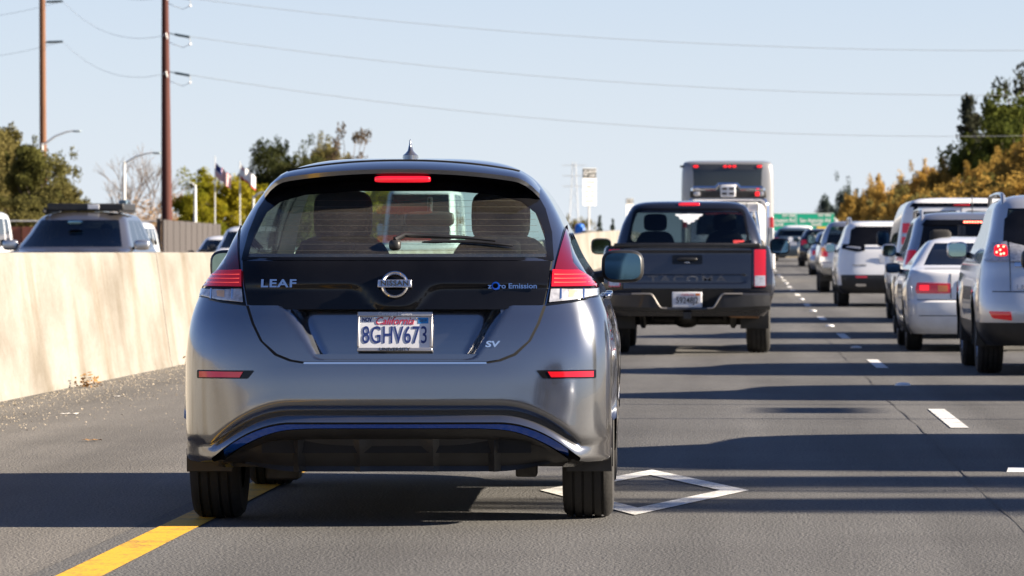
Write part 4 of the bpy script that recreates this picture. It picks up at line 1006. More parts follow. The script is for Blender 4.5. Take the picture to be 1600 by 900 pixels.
patch(bd, strip_p, .012, M_BLACK, 'rail_cap', c, nx=14)
for q in (lambda p: p, mir):
    lamp = patch(bd, q(rnd([(.728, .74), (.850, .74), (.850, 1.145), (.728, 1.145)], .012)), .012, M_RED, 'tail_lamp', c, nx=5)
    patch(bd, q([(.734, .75), (.845, .75), (.845, .86), (.734, .86)]), .016, M_CLEAR, 'reversing_lens', lamp, nx=4, thick=.004)
# bumper with the notch for the plate
def bumper_line(x):
    a = abs(x); return .672-.155*(1-sstep(.27, .40, a)), .475+.02*sstep(.3, .9, a)
mb = MB(); sec = []
for x in np.linspace(-.90, .90, 61):
    zt, zb = bumper_line(x); a = abs(x)/.9; yb = -.115+.11*a**4+.02*(1-sstep(.27, .40, abs(x)))
    sec.append([(x, yb+.16, zt+.004), (x, yb+.02, zt), (x, yb, zt-.02), (x, yb+.005, zb+.04), (x, yb+.04, zb), (x, yb+.2, zb-.01)])
mb.grid(sec); mb.build('rear_bumper', pm('bumper_paint', (.028, .029, .033), .35, .3, coat=.5, var=.15), c, smooth=30)
for s in (-1, 1):
    mb = MB(); pts = [(s*x, -.118+.11*(x/.9)**4+.02*(1-sstep(.27, .40, x)), bumper_line(x)[0]-.006) for x in np.linspace(.22, .60, 24)]
    mb.tube(pts, .010, 6); mb.build('bumper_edge', pm('bumper_edge_trim', (.40, .37, .33), .35, .6), c)
mb = MB(); mb.box((0, .05, .60), (1.0, .02, .22)); mb.build('bumper_backing', M_SEAM, c)
f_, pl_ = plate(c, (0, -.03, .600), '59248J2', ink=M_INKB, frame=pm('white_plate_frame', (.75, .76, .78), .4))
text('plate_state', 'California', .035, MATS['plate_red_ink'], pl_, (0, -.038, .655), sx=1, ext=.001, shear=.3)
mb = MB(); mb.box((.115, -.037, .657), (.045, .003, .024)); mb.build('plate_sticker', M_AMBER, pl_)
# underneath: axle, differential, springs, exhaust
mb = MB(); mb.tube([(-.72, 1.25, .36), (.72, 1.25, .36)], .055, 10); ax = mb.build('rear_axle', M_DARKM, c)
superell((-.02, 1.25, .385), (.28, .30, .22), .8).build('differential', M_DARKM, ax, smooth=60)
for s in (-1, 1):
    mb = MB(); mb.tube([(s*.50, .35, .52), (s*.50, .8, .36), (s*.50, 1.25, .30), (s*.50, 1.9, .48)], .035, 6); mb.build('leaf_spring', M_DARKM, c)
    mb = MB(); mb.tube([(s*.42, 1.0, .36), (s*.34, .7, .62)], .03, 8); mb.build('shock_absorber', M_DARKM, c)
mb = MB(); mb.tube([(.30, 1.5, .50), (.42, .8, .46), (.48, .42, .43), (.78, .36, .425)], .032, 10); mb.build('exhaust_pipe', pm('rusty_exhaust', (.30, .17, .09), .5, .6, var=.3), c)
mb = MB(); mb.box((0, 2.6, .60), (1.1, 4.6, .16)); mb.box((0, .55, .50), (.95, .12, .10)); mb.box((0, .3, .58), (1.4, .5, .12)); mb.build('underbody', M_SEAM, c)
mb = MB(); mb.box((0, .02, .43), (.09, .2, .08)); mb.build('tow_receiver', M_DARKM, c, bevel=.006)
# cab details
pp = cb.surf(0, 1.655, .02); superell((0, pp[1]+.015, 1.652), (.24, .05, .05), .4).build('brake_light', MATS['brake_bar'], c, smooth=60)
mb = MB(); pts = []
for i in range(41):
    a = -1+2*i/40; pts.append((a*.155, 1.548-.012*abs(a)))
for i in range(41):
    a = 1-2*i/40; pts.append((a*.155, 1.545-.105*(1-abs(a)**1.5)-.012*math.sin(abs(a)*22)))
patch(cb, pts, .004, pm('white_decal', (.72, .74, .78), .5, var=.3, vscale=60), 'window_decal', c, nx=20, dz=.01, thick=0)
patch(cb, rnd([(-.665, 1.262), (-.605, 1.262), (-.605, 1.315), (-.665, 1.315)], .025), .004, pm('cream_sticker', (.75, .66, .35), .5), 'round_sticker', c, nx=4, thick=0)
patch(cb, [(.50, 1.215), (.63, 1.215), (.62, 1.25), (.50, 1.25)], .004, pm('red_sticker', (.6, .05, .05), .5), 'red_sticker', c, nx=4, thick=0)
ring(cb, rnd([(-.66, 1.225), (.66, 1.225), (.60, 1.585), (-.60, 1.585)], .08, 6), rnd([(-.69, 1.20), (.69, 1.20), (.625, 1.61), (-.625, 1.61)], .08, 6), .006, M_GLOSS, 'window_seal', c)
for s in (-1, 1):
    door_mirror(c, s*1.04, 3.55, 1.185, s, .24, .19, M_BLACK if s < 0 else M_GLOSS)
    seat(c, s*.40, 3.0, .8, 1.36, .5); headrest(c, s*.40, 3.1, 1.46, .27, .2, .1); seat(c, s*.40, 2.1, .8, 1.28, .55)
mb = MB(); mb.box((0, 2.9, .85), (1.4, 2.2, .05)); mb.build('cabin_floor', M_TRIM, c)

# ------------------------------------------------------------------ motorhome and tow truck
def motorhome():
    x, y = -.24, 127; W, L, H = 2.62, 10.5, 3.46; w = W/2
    root = thing('motorhome', 'tall grey motorhome with dark rear window, seen above the black pickup', 'motorhome', (x, y, zY(y)))
    rows = [(.38, .12, L-.2, w*.94), (.50, .04, L-.06, w*.99), (.8, 0, L, w), (1.5, 0, L, w), (2.4, .015, L-.12, w), (3.1, .04, L-.45, w*.99), (H-.12, .08, L-.7, w*.97), (H-.04, .14, L-.8, w*.93), (H, .3, L-1.0, w*.8)]
    bd = Body(rows, Dr=.26, nr=3.2, Df=.3, nf=3.4, NT=18, NS=30, NF=10, sub=3, wheels=(2.4, 8.4), wr=.46, flare=0, archk=1.12)
    m = paint('motorhome_shell', (.27, .27, .275), .3, .35)
    bd.build(root, lambda t, k, q, s, z: 'body', {'body': m}, {})
    win = rnd([(-.93, 2.0), (.93, 2.0), (.98, 3.33), (-.98, 3.33)], .07)
    patch(bd, win, .012, pm('coach_glass', (.028, .034, .038), .08, coat=.3), 'rear_window', root, nx=14, dz=.08)
    patch(bd, [(-.99, 3.2), (.99, 3.2), (.99, 3.36), (-.99, 3.36)], .016, pm('cap_trim', (.04, .042, .045), .3, coat=.5), 'rear_cap', root, nx=12)
    for px, wd in ((-.90, .14), (.90, .14), (-.07, .10), (.06, .10), (.19, .10)):
        p = bd.surf(px, 3.29, .03); superell(p, (wd, .04, .06), .5, 10, 8).build('marker_lamp', M_REDL, root)
    for s in (-1, 1):
        patch(bd, [(s*.86, 1.05), (s*1.0, 1.05), (s*1.0, 1.45), (s*.86, 1.45)], .01, M_RED, 'tail_lamp', root, nx=4)
        for yy in (2.4, 8.4): wheel(root, s*(w-.18), yy, .46, .30, s, 8)
        p = (s*(w+.12), 3.2, H-.15); 
    mb = MB(); mb.box((0, L/2, .42), (W*.8, L*.9, .2)); mb.build('underbody', M_SEAM, root)
    mb = MB(); mb.box((-w*.97, .25, H-.16), (.16, .10, .06)); mb.build('camera_pod', M_BLACK, root, bevel=.01)
    mb = MB(); mb.box((0, -.06, .62), (W*.95, .16, .26)); mb.build('rear_bumper', m, root, bevel=.04)
    return root
motorhome()
def tow_truck():
    x, y = -.18, 100
    root = thing('tow_truck', 'white tow truck with tubular rear frame and light bar behind the motorhome', 'tow truck', (x, y, zY(y)))
    mb = MB(); mb.box((0, 1.9, .85), (2.1, 3.9, .5)); mb.build('deck_body', P_WHITE, root, bevel=.04)
    w = .88
    mb = MB(); zt = 2.2; mb.tube([(-w, 1.0, 1.0), (-w, 1.0, zt-.14), (-w+.05, 1.0, zt-.04), (-w+.14, 1.0, zt), (w-.14, 1.0, zt), (w-.05, 1.0, zt-.04), (w, 1.0, zt-.14), (w, 1.0, 1.0)], .045, 10); mb.build('rear_frame', M_CHROME, root)
    mb = MB(); mb.tube([(-w*.9, .98, 2.44), (-.28, .98, 2.44), (-.20, .98, 2.52), (.20, .98, 2.52), (.28, .98, 2.44), (w*.9, .98, 2.44)], .045, 8); mb.tube([(-w*.9, .98, 2.44), (-w*.92, .98, 2.24)], .04, 8); mb.tube([(w*.9, .98, 2.44), (w*.92, .98, 2.24)], .04, 8); fr = mb.build('light_frame', M_CHROME, root)
    mb = MB(); mb.box((0, .95, 2.30), (1.72, .10, .16)); lb = mb.build('light_bar', M_DARKM, root, bevel=.02)
    mb = MB(); mb.box((0, .90, 2.37), (.34, .06, .26)); eb = mb.build('emblem_plate', M_PLATE, root, bevel=.02)
    for (sx, sz) in ((-1, -1), (1, -1), (-1, 1), (1, 1)):
        m2 = MB(); m2.box((sx*.08, .865, 2.37+sz*.055), (.11, .01, .05)); m2.build('emblem_slot', M_DARKM, eb)
    for px, m in ((-.70, M_CLEAR), (.66, M_REDL), (.76, M_CLEAR)):
        superell((px, .88, 2.31), (.16 if px < 0 else .10, .06, .10), .5, 12, 8).build('work_lamp', m, lb)
    mb = MB(); mb.box((-.10, 1.5, 2.02), (1.60, .08, .20)); hp = mb.build('header_panel', P_WHITE, root, bevel=.02)
    text('header_text', 'FLATBED', .11, M_INKB, hp, (-.02, 1.455, 2.02), sx=1.3, ext=.002)
    for px in (-.82, -.35, .42, .68):
        mb = MB(); mb.box((px, 1.455, 2.02), (.02, .01, .18)); mb.build('panel_joint', M_SEAM, hp)
    mb = MB(); mb.box((-.05, 1.42, 1.89), (.95, .06, .07)); mb.build('red_bar', M_RED, root, bevel=.01)
    # cab
    rows = [(.6, 4.0, 6.2, .98), (1.2, 4.0, 6.2, 1.0), (1.3, 4.0, 5.6, .98), (1.4, 4.02, 5.4, .95), (2.0, 4.1, 5.0, .85), (2.12, 4.2, 4.9, .75), (2.15, 4.4, 4.8, .5)]
    cbd = Body(rows, Dr=.2, nr=4, Df=.3, nf=3, NT=8, NS=10, NF=6, sub=2, rbrk=(.8,))
    cbd.build(root, lambda t, k, q, s, z: 'rear_window' if (3 < t < 4 and k == 'r' and q < .8) else ('windscreen' if (3 < t < 4 and k == 'f' and q < .8) else 'body'), {'body': P_WHITE, 'rear_window': M_TINT, 'windscreen': M_TINT}, {'body': 'cab'})
    # boom legs and sling gear on the right
    for (a, b) in (((.42, .9, 1.2), (.56, .9, 1.92)), ((.74, .9, 1.2), (.60, .9, 1.92)), ((.46, .9, 1.42), (.70, .9, 1.42))):
        mb = MB(); mb.tube([a, b], .032, 8); mb.build('boom_leg', M_CHROME, root)
    mb = MB(); mb.box((.58, .88, 1.62), (.10, .10, .30)); mb.build('winch_block', M_BLACK, root, bevel=.02)
    superell((.62, .85, 1.16), (.42, .2, .26), .7).build('tow_sling', M_BLACK, root, smooth=60)
    for s in (-1, 1):
        mb = MB(); mb.box((s*.98, .96, 1.66), (.09, .08, .26)); mb.build('tail_lamp', M_RED, root, bevel=.02)
        wheel(root, s*.82, .95, .42, .30, s, 6); wheel(root, s*.86, 5.2, .42, .28, s, 6)
        mb = MB(); mb.box((s*.98, 1.05, 1.25), (.10, .5, .60)); mb.build('side_locker', pm('locker_grey', (.35, .36, .37), .45, .4), root, bevel=.02)
    mb = MB(); mb.box((0, -.08, .62), (2.0, .14, .22)); mb.build('rear_bumper', M_DARKM, root, bevel=.02)
    mb = MB(); mb.box((0, 1.9, .5), (1.0, 4.8, .2)); mb.build('chassis', M_SEAM, root)
    return root
tow_truck()

# ------------------------------------------------------------------ oncoming traffic behind the barrier
G_L = 'oncoming traffic behind the median barrier'
L, W, H = 5.2, 2.0, 1.80
rows = suv_rows(L, W, H, 1.17, 1.12, .25, .71, .25)
SUVY = 71+L; SUVX = -10.75
c, bd = car('suv_car', 'grey-brown oncoming sport utility with a black loaded roof rack behind the barrier', 'car', SUVX, SUVY, math.pi, rows, P_TAUPE, L, W, H, 3.1, 1.05, .39, G_L, front=True, seats=True, ground=-.02, gt=(10, 11.95), mirror=(.26, .17), mz=1.25, belt=1.17, mirm=P_SILVER)
ON = c
mb = MB(); mb.box((-.05, 1.75, H+.075), (1.25, 1.5, .12)); rk = mb.build('roof_rack', M_BLACK, c, bevel=.02)
mb = MB()
for s in (-1, 1):
    mb = MB(); mb.box((s*.62, 1.75, H+.005), (.04, 1.8, .04)); mb.build('roof_rail', M_BLACK, c, bevel=.01)
    mb = MB(); mb.box((s*.62, 2.45, H+.02), (.05, .08, .10)); mb.build('rack_foot', M_BLACK, c)
mb = MB(); mb.box((-.18, 2.505, H+.08), (.19, .012, .075)); mb.build('rack_badge', M_PLATE, c, bevel=.01)
mb = MB(); mb.box((-.56, 1.5, H+.11), (.14, .5, .18)); mb.build('cargo_box', P_BLUEG, c, bevel=.02)
rvm = superell((.02, 3.2, 1.62), (.24, .05, .08), .5).build('rear_view_mirror', M_MIRR, c)
L, W, H = 5.0, 1.98, 1.90
c, bd = car('delivery_van', 'white oncoming van behind the grey-brown sport utility and the barrier', 'van', -16.75, 118+L, math.pi, van_rows(L, W, H), P_WHITE, L, W, H, 3.4, 1.2, .36, G_L, front=True, ground=.05, mirror=(.2, .25), mz=1.3, gt=(10, 12.2))
L, W, H = 4.7, 1.8, 1.45
c, bd = car('sedan_car', 'white oncoming sedan low behind the barrier in front of the grey fence', 'car', -14.6, 126+L, math.pi, sedan_rows(L, W, H), P_WHITE, L, W, H, 2.75, .95, .32, G_L, front=True, seats=True, ground=.12, belt=.9, mz=.95)
L, W, H = 4.8, 1.9, 1.72
c, bd = car('suv_car', 'white oncoming sport utility half hidden behind the grey hatchback', 'car', -12.9, 117+L, math.pi, suv_rows(L, W, H), P_WHITE, L, W, H, 2.8, .95, .35, G_L, front=True, seats=True, ground=.08)
L, W, H = 5.6, 2.05, 2.15
c, bd = car('delivery_van', 'white van cut off by the left edge of the picture behind the barrier', 'van', -19.25, 108+L, math.pi, van_rows(L, W, H), P_WHITE, L, W, H, 3.4, 1.2, .36, G_L, front=True, ground=0, mirror=(.2, .25), mz=1.3, gt=(10, 12.2))

L, W, H = 7.2, 2.4, 2.95
c, bd = car('box_truck', 'grey oncoming box truck seen through the rear window of the grey hatchback', 'truck', -10.0, 140+L, math.pi, van_rows(L, W, H, 1.3), pm('truck_grey', (.50, .54, .55), .5, var=.1), L, W, H, 4.2, 1.5, .45, G_L, front=True, ground=.2, mirror=(.22, .4), mz=1.6, gt=(10, 12.2))
# the driver of the grey-brown sport utility
def person(x, y, z):
    me = bpy.data.meshes.new('person'); P = [(0, 0, 0), (0, .02, .22), (0, 0, .44), (0, -.01, .52), (0, -.02, .60), (0, -.01, .70), (0, .0, .78),
         (-.17, .0, .43), (-.24, -.13, .20), (-.13, -.38, .26), (.17, .0, .43), (.24, -.13, .20), (.13, -.38, .26), (-.10, -.2, .02), (-.12, -.48, .02), (-.12, -.55, -.38), (.10, -.2, .02), (.12, -.48, .02), (.12, -.55, -.38)]
    E = [(0, 1), (1, 2), (2, 3), (3, 4), (4, 5), (5, 6), (2, 7), (7, 8), (8, 9), (2, 10), (10, 11), (11, 12), (0, 13), (13, 14), (14, 15), (0, 16), (16, 17), (17, 18)]
    rad = [.15, .15, .14, .055, .085, .10, .055, .07, .045, .035, .07, .045, .035, .085, .07, .05, .085, .07, .05]
    me.from_pydata(P, E, []); o = bpy.data.objects.new('person', me); COL.objects.link(o)
    o.modifiers.new('skin', 'SKIN'); o.modifiers.new('sub', 'SUBSURF').levels = 2
    for i, v in enumerate(me.skin_vertices[0].data): v.radius = (rad[i], rad[i]); v.use_root = (i == 0)
    dg = bpy.context.evaluated_depsgraph_get(); m2 = bpy.data.meshes.new_from_object(o.evaluated_get(dg)); o.modifiers.clear(); o.data = m2
    skin = pm('skin', (.42, .25, .17), .5); shirt = pm('dark_shirt', (.05, .06, .08), .8)
    m2.materials.append(skin); m2.materials.append(shirt)
    for p in m2.polygons:
        p.use_smooth = True; p.material_index = 1 if (p.center.z < .49 and p.center.y > -.30) or p.center.z < .1 else 0
    h = superell((0, .015, .735), (.19, .20, .15), .9).build('hair', pm('short_hair', (.10, .07, .05), .8), o, smooth=60)
    superell((0, -.115, .665), (.030, .045, .05), .9, 8, 6).build('nose', skin, o, smooth=60)
    for s in (-1, 1):
        superell((s*.035, -.098, .695), (.026, .015, .014), .9, 8, 6).build('eye', M_INKB, o, smooth=60)
        superell((s*.10, .0, .67), (.02, .05, .07), .9, 8, 6).build('ear', skin, o, smooth=60)
        for k in range(5):
            mb = MB(); bx = s*.13+(-.028+.014*k); mb.tube([(bx, -.38, .27), (bx, -.43, .285-.004*abs(k-2)), (bx*.98, -.45, .26)], [.010, .009, .007], 6); mb.build('finger', skin, o, smooth=60)
    superell((0, -.105, .625), (.055, .015, .014), .9, 8, 6).build('mouth', pm('lips', (.30, .12, .10), .5), o, smooth=60)
    o.location = (x, y, z); tag(o, 'driver in a dark shirt behind the windscreen of the oncoming grey-brown sport utility', 'person'); return o
person(SUVX+.40, SUVY-2.55, .78)
mb = MB(); mb.lathe([(-.012, .17), (0, .185), (.012, .17), (0, .155), (-.012, .17)], (-.40, 3.02, 1.05), 'y', 24); mb.build('steering_wheel', M_BLACK, ON)
# ------------------------------------------------------------------ trees
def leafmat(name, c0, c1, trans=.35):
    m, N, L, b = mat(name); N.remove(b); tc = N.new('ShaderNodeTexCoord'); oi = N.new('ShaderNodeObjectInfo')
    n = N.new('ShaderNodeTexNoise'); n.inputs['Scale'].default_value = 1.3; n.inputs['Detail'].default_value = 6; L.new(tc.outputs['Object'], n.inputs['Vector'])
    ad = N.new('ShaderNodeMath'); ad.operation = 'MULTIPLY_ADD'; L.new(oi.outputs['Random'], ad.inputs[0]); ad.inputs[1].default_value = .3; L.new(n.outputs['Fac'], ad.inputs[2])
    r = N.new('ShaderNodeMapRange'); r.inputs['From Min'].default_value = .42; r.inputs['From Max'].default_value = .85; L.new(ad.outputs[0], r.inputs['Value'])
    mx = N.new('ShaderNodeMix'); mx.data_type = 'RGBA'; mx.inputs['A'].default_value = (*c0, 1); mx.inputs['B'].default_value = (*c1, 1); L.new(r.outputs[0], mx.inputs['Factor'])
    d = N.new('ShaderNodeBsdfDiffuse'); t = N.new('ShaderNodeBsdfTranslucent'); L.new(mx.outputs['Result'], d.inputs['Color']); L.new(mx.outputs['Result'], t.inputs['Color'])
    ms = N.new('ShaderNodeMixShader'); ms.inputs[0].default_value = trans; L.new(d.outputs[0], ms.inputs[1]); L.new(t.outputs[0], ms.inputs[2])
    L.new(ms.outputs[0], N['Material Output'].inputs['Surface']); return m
M_BARK = pm('bark', (.13, .10, .075), .9, var=.4, vscale=4, bump=.6, bscale=12)
M_TWIG = pm('pale_twigs', (.21, .17, .14), .9, var=.3, vscale=4)
LM = {'olive': leafmat('olive_leaves', (.10, .10, .03), (.21, .175, .065)), 'autumn': leafmat('autumn_leaves', (.27, .175, .045), (.52, .335, .085), .42), 'yellow': leafmat('yellow_green_leaves', (.16, .17, .015), (.42, .34, .03), .45),
      'dark': leafmat('dark_green_leaves', (.035, .045, .018), (.085, .085, .03)), 'conifer': leafmat('conifer_needles', (.030, .040, .030), (.06, .062, .04)), 'gum': leafmat('gum_leaves', (.085, .080, .05), (.14, .10, .065)),
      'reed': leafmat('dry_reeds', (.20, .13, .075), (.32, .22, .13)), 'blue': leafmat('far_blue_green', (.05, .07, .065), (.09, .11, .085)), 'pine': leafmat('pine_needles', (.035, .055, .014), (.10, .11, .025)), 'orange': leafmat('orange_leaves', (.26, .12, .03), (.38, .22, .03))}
def leaves(mb, rg, c, r, n, sz, flat=1.0):
    for _ in range(n):
        d = Vector((rg.gauss(0, 1), rg.gauss(0, 1), rg.gauss(0, 1))).normalized(); q = rg.random()**.45
        p = Vector(c)+Vector((d.x*r[0]*q, d.y*r[1]*q, d.z*r[2]*q*flat))
        u = Vector((rg.gauss(0, 1), rg.gauss(0, 1), rg.gauss(0, .7))).normalized(); v = u.cross(Vector((rg.gauss(0, 1), rg.gauss(0, 1), rg.gauss(0, 1)))).normalized()
        s = sz*rg.uniform(.5, 1.3); mb.poly([p-u*s, p+v*s*.55, p+u*s, p-v*s*.5])
def proto(kind, seed):
    """unit tree: height 1, about 1 wide -> (crown MB, wood MB)"""
    rg = random.Random(seed); cr, wd = MB(), MB()
    def limb(p0, p1, r0, r1, k=4, wob=.02):
        pts = [Vector(p0).lerp(Vector(p1), i/k)+Vector((rg.uniform(-wob, wob), rg.uniform(-wob, wob), 0))*(0 < i < k) for i in range(k+1)]; wd.tube(pts, [lerp(r0, r1, i/k) for i in range(k+1)], 6)
    if kind in ('broad', 'tall', 'low'):
        th = {'broad': .16, 'tall': .25, 'low': .05}[kind]; limb((0, 0, 0), (.02, .01, th+.2), .035, .02)
        for i in range(58 if kind != 'low' else 34):
            a = rg.uniform(0, 6.28); h = rg.uniform(th, .89); env = math.sin(math.pi*min(1, max(0, (h-th+.12)/(1.10-th))))**.5*(.46 if kind != 'tall' else .30)
            rr = env*rg.uniform(.25, 1); c = (rr*math.cos(a), rr*math.sin(a), h); s = rg.uniform(.07, .14)
            limb((.01, 0, min(h*.6, th+.15)), c, .010, .003, 3)
            leaves(cr, rg, c, (s*1.2, s*1.2, s*.8), 290, .0175)
            for _ in range(2):
                c2 = (c[0]+rg.gauss(0, s), c[1]+rg.gauss(0, s), c[2]+rg.gauss(0, s*.8)); leaves(cr, rg, c2, (s*.55,)*3, 70, .016)
    elif kind == 'conifer':
        limb((0, 0, 0), (0, 0, .97), .022, .004, 6, .004)
        for i in range(70):
            h = rg.uniform(.12, .98); rr = (1-h)**.75*.36*rg.uniform(.45, 1.1)+.012; a = rg.uniform(0, 6.28)
            p1 = (rr*math.cos(a), rr*math.sin(a), h-.05*rr); limb((0, 0, h), p1, .006, .002, 2, .004)
            for q in (.45, .75, 1): leaves(cr, rg, (p1[0]*q, p1[1]*q, lerp(h, p1[2], q)-.008), (.05*q+.015, .05*q+.015, .028), 32, .017)
    elif kind == 'gum':
        limb((0, 0, 0), (.02, 0, .55), .02, .012); 
        for i in range(13):
            a = rg.uniform(0, 6.28); h = rg.uniform(.42, .95); rr = rg.uniform(.08, .30); c = (rr*math.cos(a), rr*math.sin(a), h)
            limb((.02, 0, rg.uniform(.35, .58)), c, .008, .003, 4); leaves(cr, rg, c, (.085, .085, .055), 75, .019)
    elif kind == 'bare':
        def br(p, d, ln, r, lv):
            q = p+d*ln; wd.tube([p, p.lerp(q, .5)+Vector((rg.uniform(-.02, .02), rg.uniform(-.02, .02), 0))*ln*2, q], [r, r*.8, r*.6], 5)
            if lv == 0: return
            for _ in range(3 if lv > 1 else 4):
                nd = (d+Vector((rg.gauss(0, .42), rg.gauss(0, .42), rg.gauss(.12, .22)))).normalized(); br(p.lerp(q, rg.uniform(.55, 1)), nd, ln*rg.uniform(.62, .85), r*.58, lv-1)
        br(Vector((0, 0, 0)), Vector((0, 0, 1)), .2, .02, 0)
        for i in range(5): br(Vector((0, 0, rg.uniform(.12, .2))), Vector((rg.gauss(0, .5), rg.gauss(0, .5), 1)).normalized(), .26, .012, 4)
        leaves(cr, rg, (0, 0, .5), (.3, .3, .3), 12, .006)
    elif kind == 'reed':
        for i in range(420):
            a = rg.uniform(0, 6.28); rr = .5*rg.random()**.5; p = Vector((rr*math.cos(a), rr*math.sin(a), 0)); h = rg.uniform(.5, 1)*(1-.35*rr); t = p+Vector((rg.gauss(0, .10), rg.gauss(0, .10), h)); w = .006
            for k in range(3): 
                m_ = p.lerp(t, .45+.25*k); o_ = Vector((rg.gauss(0, .07), rg.gauss(0, .07), .04)); cr.poly([m_-Vector((w, 0, 0)), m_+o_, m_+Vector((w, 0, .02))])
            cr.poly([p-Vector((w, 0, 0)), p+Vector((w, 0, 0)), t])
        wd.tube([(0, 0, 0), (0, 0, .4)], .006, 4)
    return cr, wd
PROTO = {}
def tree(kind, lm, px, top, wpx, Y, label, cat='tree', group=None, name=None, seed=0, sink=0, X=None, hgt=None, wid=None):
    key = (kind, lm, seed)
    sc = 7000/Y
    if X is None: X = (px-1150)/sc; z0 = zY(Y)-sink; hgt = 1.124+(393-top)/sc-z0; wid = wpx/sc
    else: z0 = zY(Y)-sink
    nm = name or {'conifer': 'conifer_tree', 'bare': 'bare_tree', 'reed': 'dry_shrub', 'low': 'shrub', 'gum': 'eucalyptus_tree'}.get(kind, 'broadleaf_tree')
    rt = thing(nm, label, cat, (X, Y, z0), random.uniform(0, 6.28), group)
    if key not in PROTO:
        cr, wd = proto(kind, hash(kind) % 50 if False else seed*17+len(kind)); a = cr.build('crown', LM[lm], rt, smooth=0, fixn=False); b = wd.build('trunk', M_TWIG if kind == 'bare' else M_BARK, rt, smooth=60, fixn=False); PROTO[key] = (a, b)
    else:
        for o in PROTO[key]: c = o.copy(); COL.objects.link(c); c.parent = rt
    k = {'broad': 1.35, 'low': 1.35, 'gum': 1.5, 'bare': 1.15, 'conifer': 1.35}.get(kind, 1); rt.scale = (wid*k, wid*k, hgt*1.04); return rt
GT = 'golden autumn trees along the right verge'
tree('broad', 'olive', 5, 198, 105, 175, 'tallest olive-green tree at the left edge of the picture', seed=1)
tree('broad', 'olive', 62, 222, 95, 170, 'olive-green tree in front of the orange wooden pole', seed=2)
tree('broad', 'olive', 95, 283, 75, 165, 'small low olive tree right of the orange wooden pole', seed=3)
tree('low', 'olive', 25, 300, 110, 160, 'olive-brown bush below the olive trees at the left edge', 'shrub', seed=4)
tree('low', 'yellow', 132, 312, 44, 210, 'small yellow-green bush behind the loaded roof rack', 'shrub', seed=5)
tree('bare', 'gum', 215, 222, 150, 205, 'leafless grey tree behind the rust-red pole', seed=6)
tree('reed', 'reed', 222, 306, 85, 168, 'clump of dry brown brush left of the rust-red pole', 'shrub', seed=7)
tree('low', 'orange', 288, 303, 70, 205, 'orange-leaved bush right of the rust-red pole', 'shrub', seed=8)
tree('broad', 'yellow', 352, 268, 118, 195, 'bright yellow-green tree under the two flags', seed=9)
tree('low', 'yellow', 320, 300, 70, 192, 'low yellow-green bush above the grey fence', 'shrub', seed=5)
tree('broad', 'dark', 424, 220, 80, 240, 'dark green tree just left of the hatchback roof', seed=10)
tree('broad', 'dark', 466, 238, 80, 238, 'dark green rounded tree rising behind the hatchback roof', seed=11)
tree('broad', 'olive', 512, 226, 80, 245, 'thin olive tree behind the hatchback roof, left of the sparse eucalyptus', seed=3)
tree('gum', 'gum', 548, 193, 72, 235, 'sparse tall eucalyptus with reddish leaves above the hatchback roof', seed=12)
tree('broad', 'yellow', 590, 285, 90, 260, 'green tree seen through the hatchback rear window', seed=9)
tree('low', 'olive', 912, 336, 40, 520, 'small brown-green bush below the nearer carpool sign', 'shrub', seed=4)
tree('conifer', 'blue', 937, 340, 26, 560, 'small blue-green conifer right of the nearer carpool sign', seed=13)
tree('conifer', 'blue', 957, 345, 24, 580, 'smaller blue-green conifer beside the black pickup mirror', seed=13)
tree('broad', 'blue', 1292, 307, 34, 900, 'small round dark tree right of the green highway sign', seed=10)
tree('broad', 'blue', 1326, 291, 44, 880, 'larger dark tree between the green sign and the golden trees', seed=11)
for i, (px, top, w, X) in enumerate(((1318, 322, 34, 19), (1338, 303, 42, 19), (1362, 290, 50, 19), (1390, 280, 55, 19), (1415, 283, 55, 18.5), (1440, 258, 70, 19), (1474, 262, 78, 19), (1508, 262, 80, 18.5), (1545, 262, 90, 19), (1580, 236, 95, 19), (1625, 214, 115, 19.5))):
    Y = X*7000/(px-1150)
    lab = ['first and smallest golden tree beside the green highway sign', 'second golden tree right of the green sign', 'golden tree above the white sport utility, third from the green sign', 'golden tree left of the tall white van roof', 'brown-gold tree straight behind the left corner of the white van', 'tall golden tree behind the middle of the white van', 'golden tree below the dark conifer', 'golden-brown tree right of the dark conifer', 'broad golden tree under the green pine', 'tall golden tree at the right edge under the green pine', 'golden tree cut off by the right edge of the picture'][i]
    tree('broad', 'autumn', px, top, w, Y, lab, group=GT, seed=(1, 2, 3, 9)[i % 4])
    tree('low', 'autumn' if i % 3 else 'olive', px+14, lerp(top, 360, .30), w*1.7, Y*.93, ['low golden bush next to the green sign', 'low brown bush right of the bush by the green sign', 'low golden bush under the third golden tree', 'olive-gold bush left of the white van roof', 'brown-gold bush behind the left corner of the white van', 'golden bush behind the middle of the white van', 'olive bush behind the right half of the white van', 'golden bush above the silver roof rails', 'golden bush above the coupe and crossover', 'olive-gold bush at the right edge above the crossover', 'golden bush cut off by the right edge of the picture'][i], 'shrub', 'golden bushes along the right verge', seed=4)
tree('conifer', 'conifer', 1515, 158, 130, 430, 'dark pointed conifer above the golden trees', seed=13)
tree('conifer', 'conifer', 1546, 172, 100, 440, 'slimmer dark conifer between the pointed conifer and the green pine', seed=14)
tree('broad', 'pine', 1585, 150, 170, 410, 'big dark green pine at the right edge', seed=10)
tree('gum', 'conifer', 1612, 100, 150, 425, 'tallest dark sparse tree topping the right edge', seed=12)
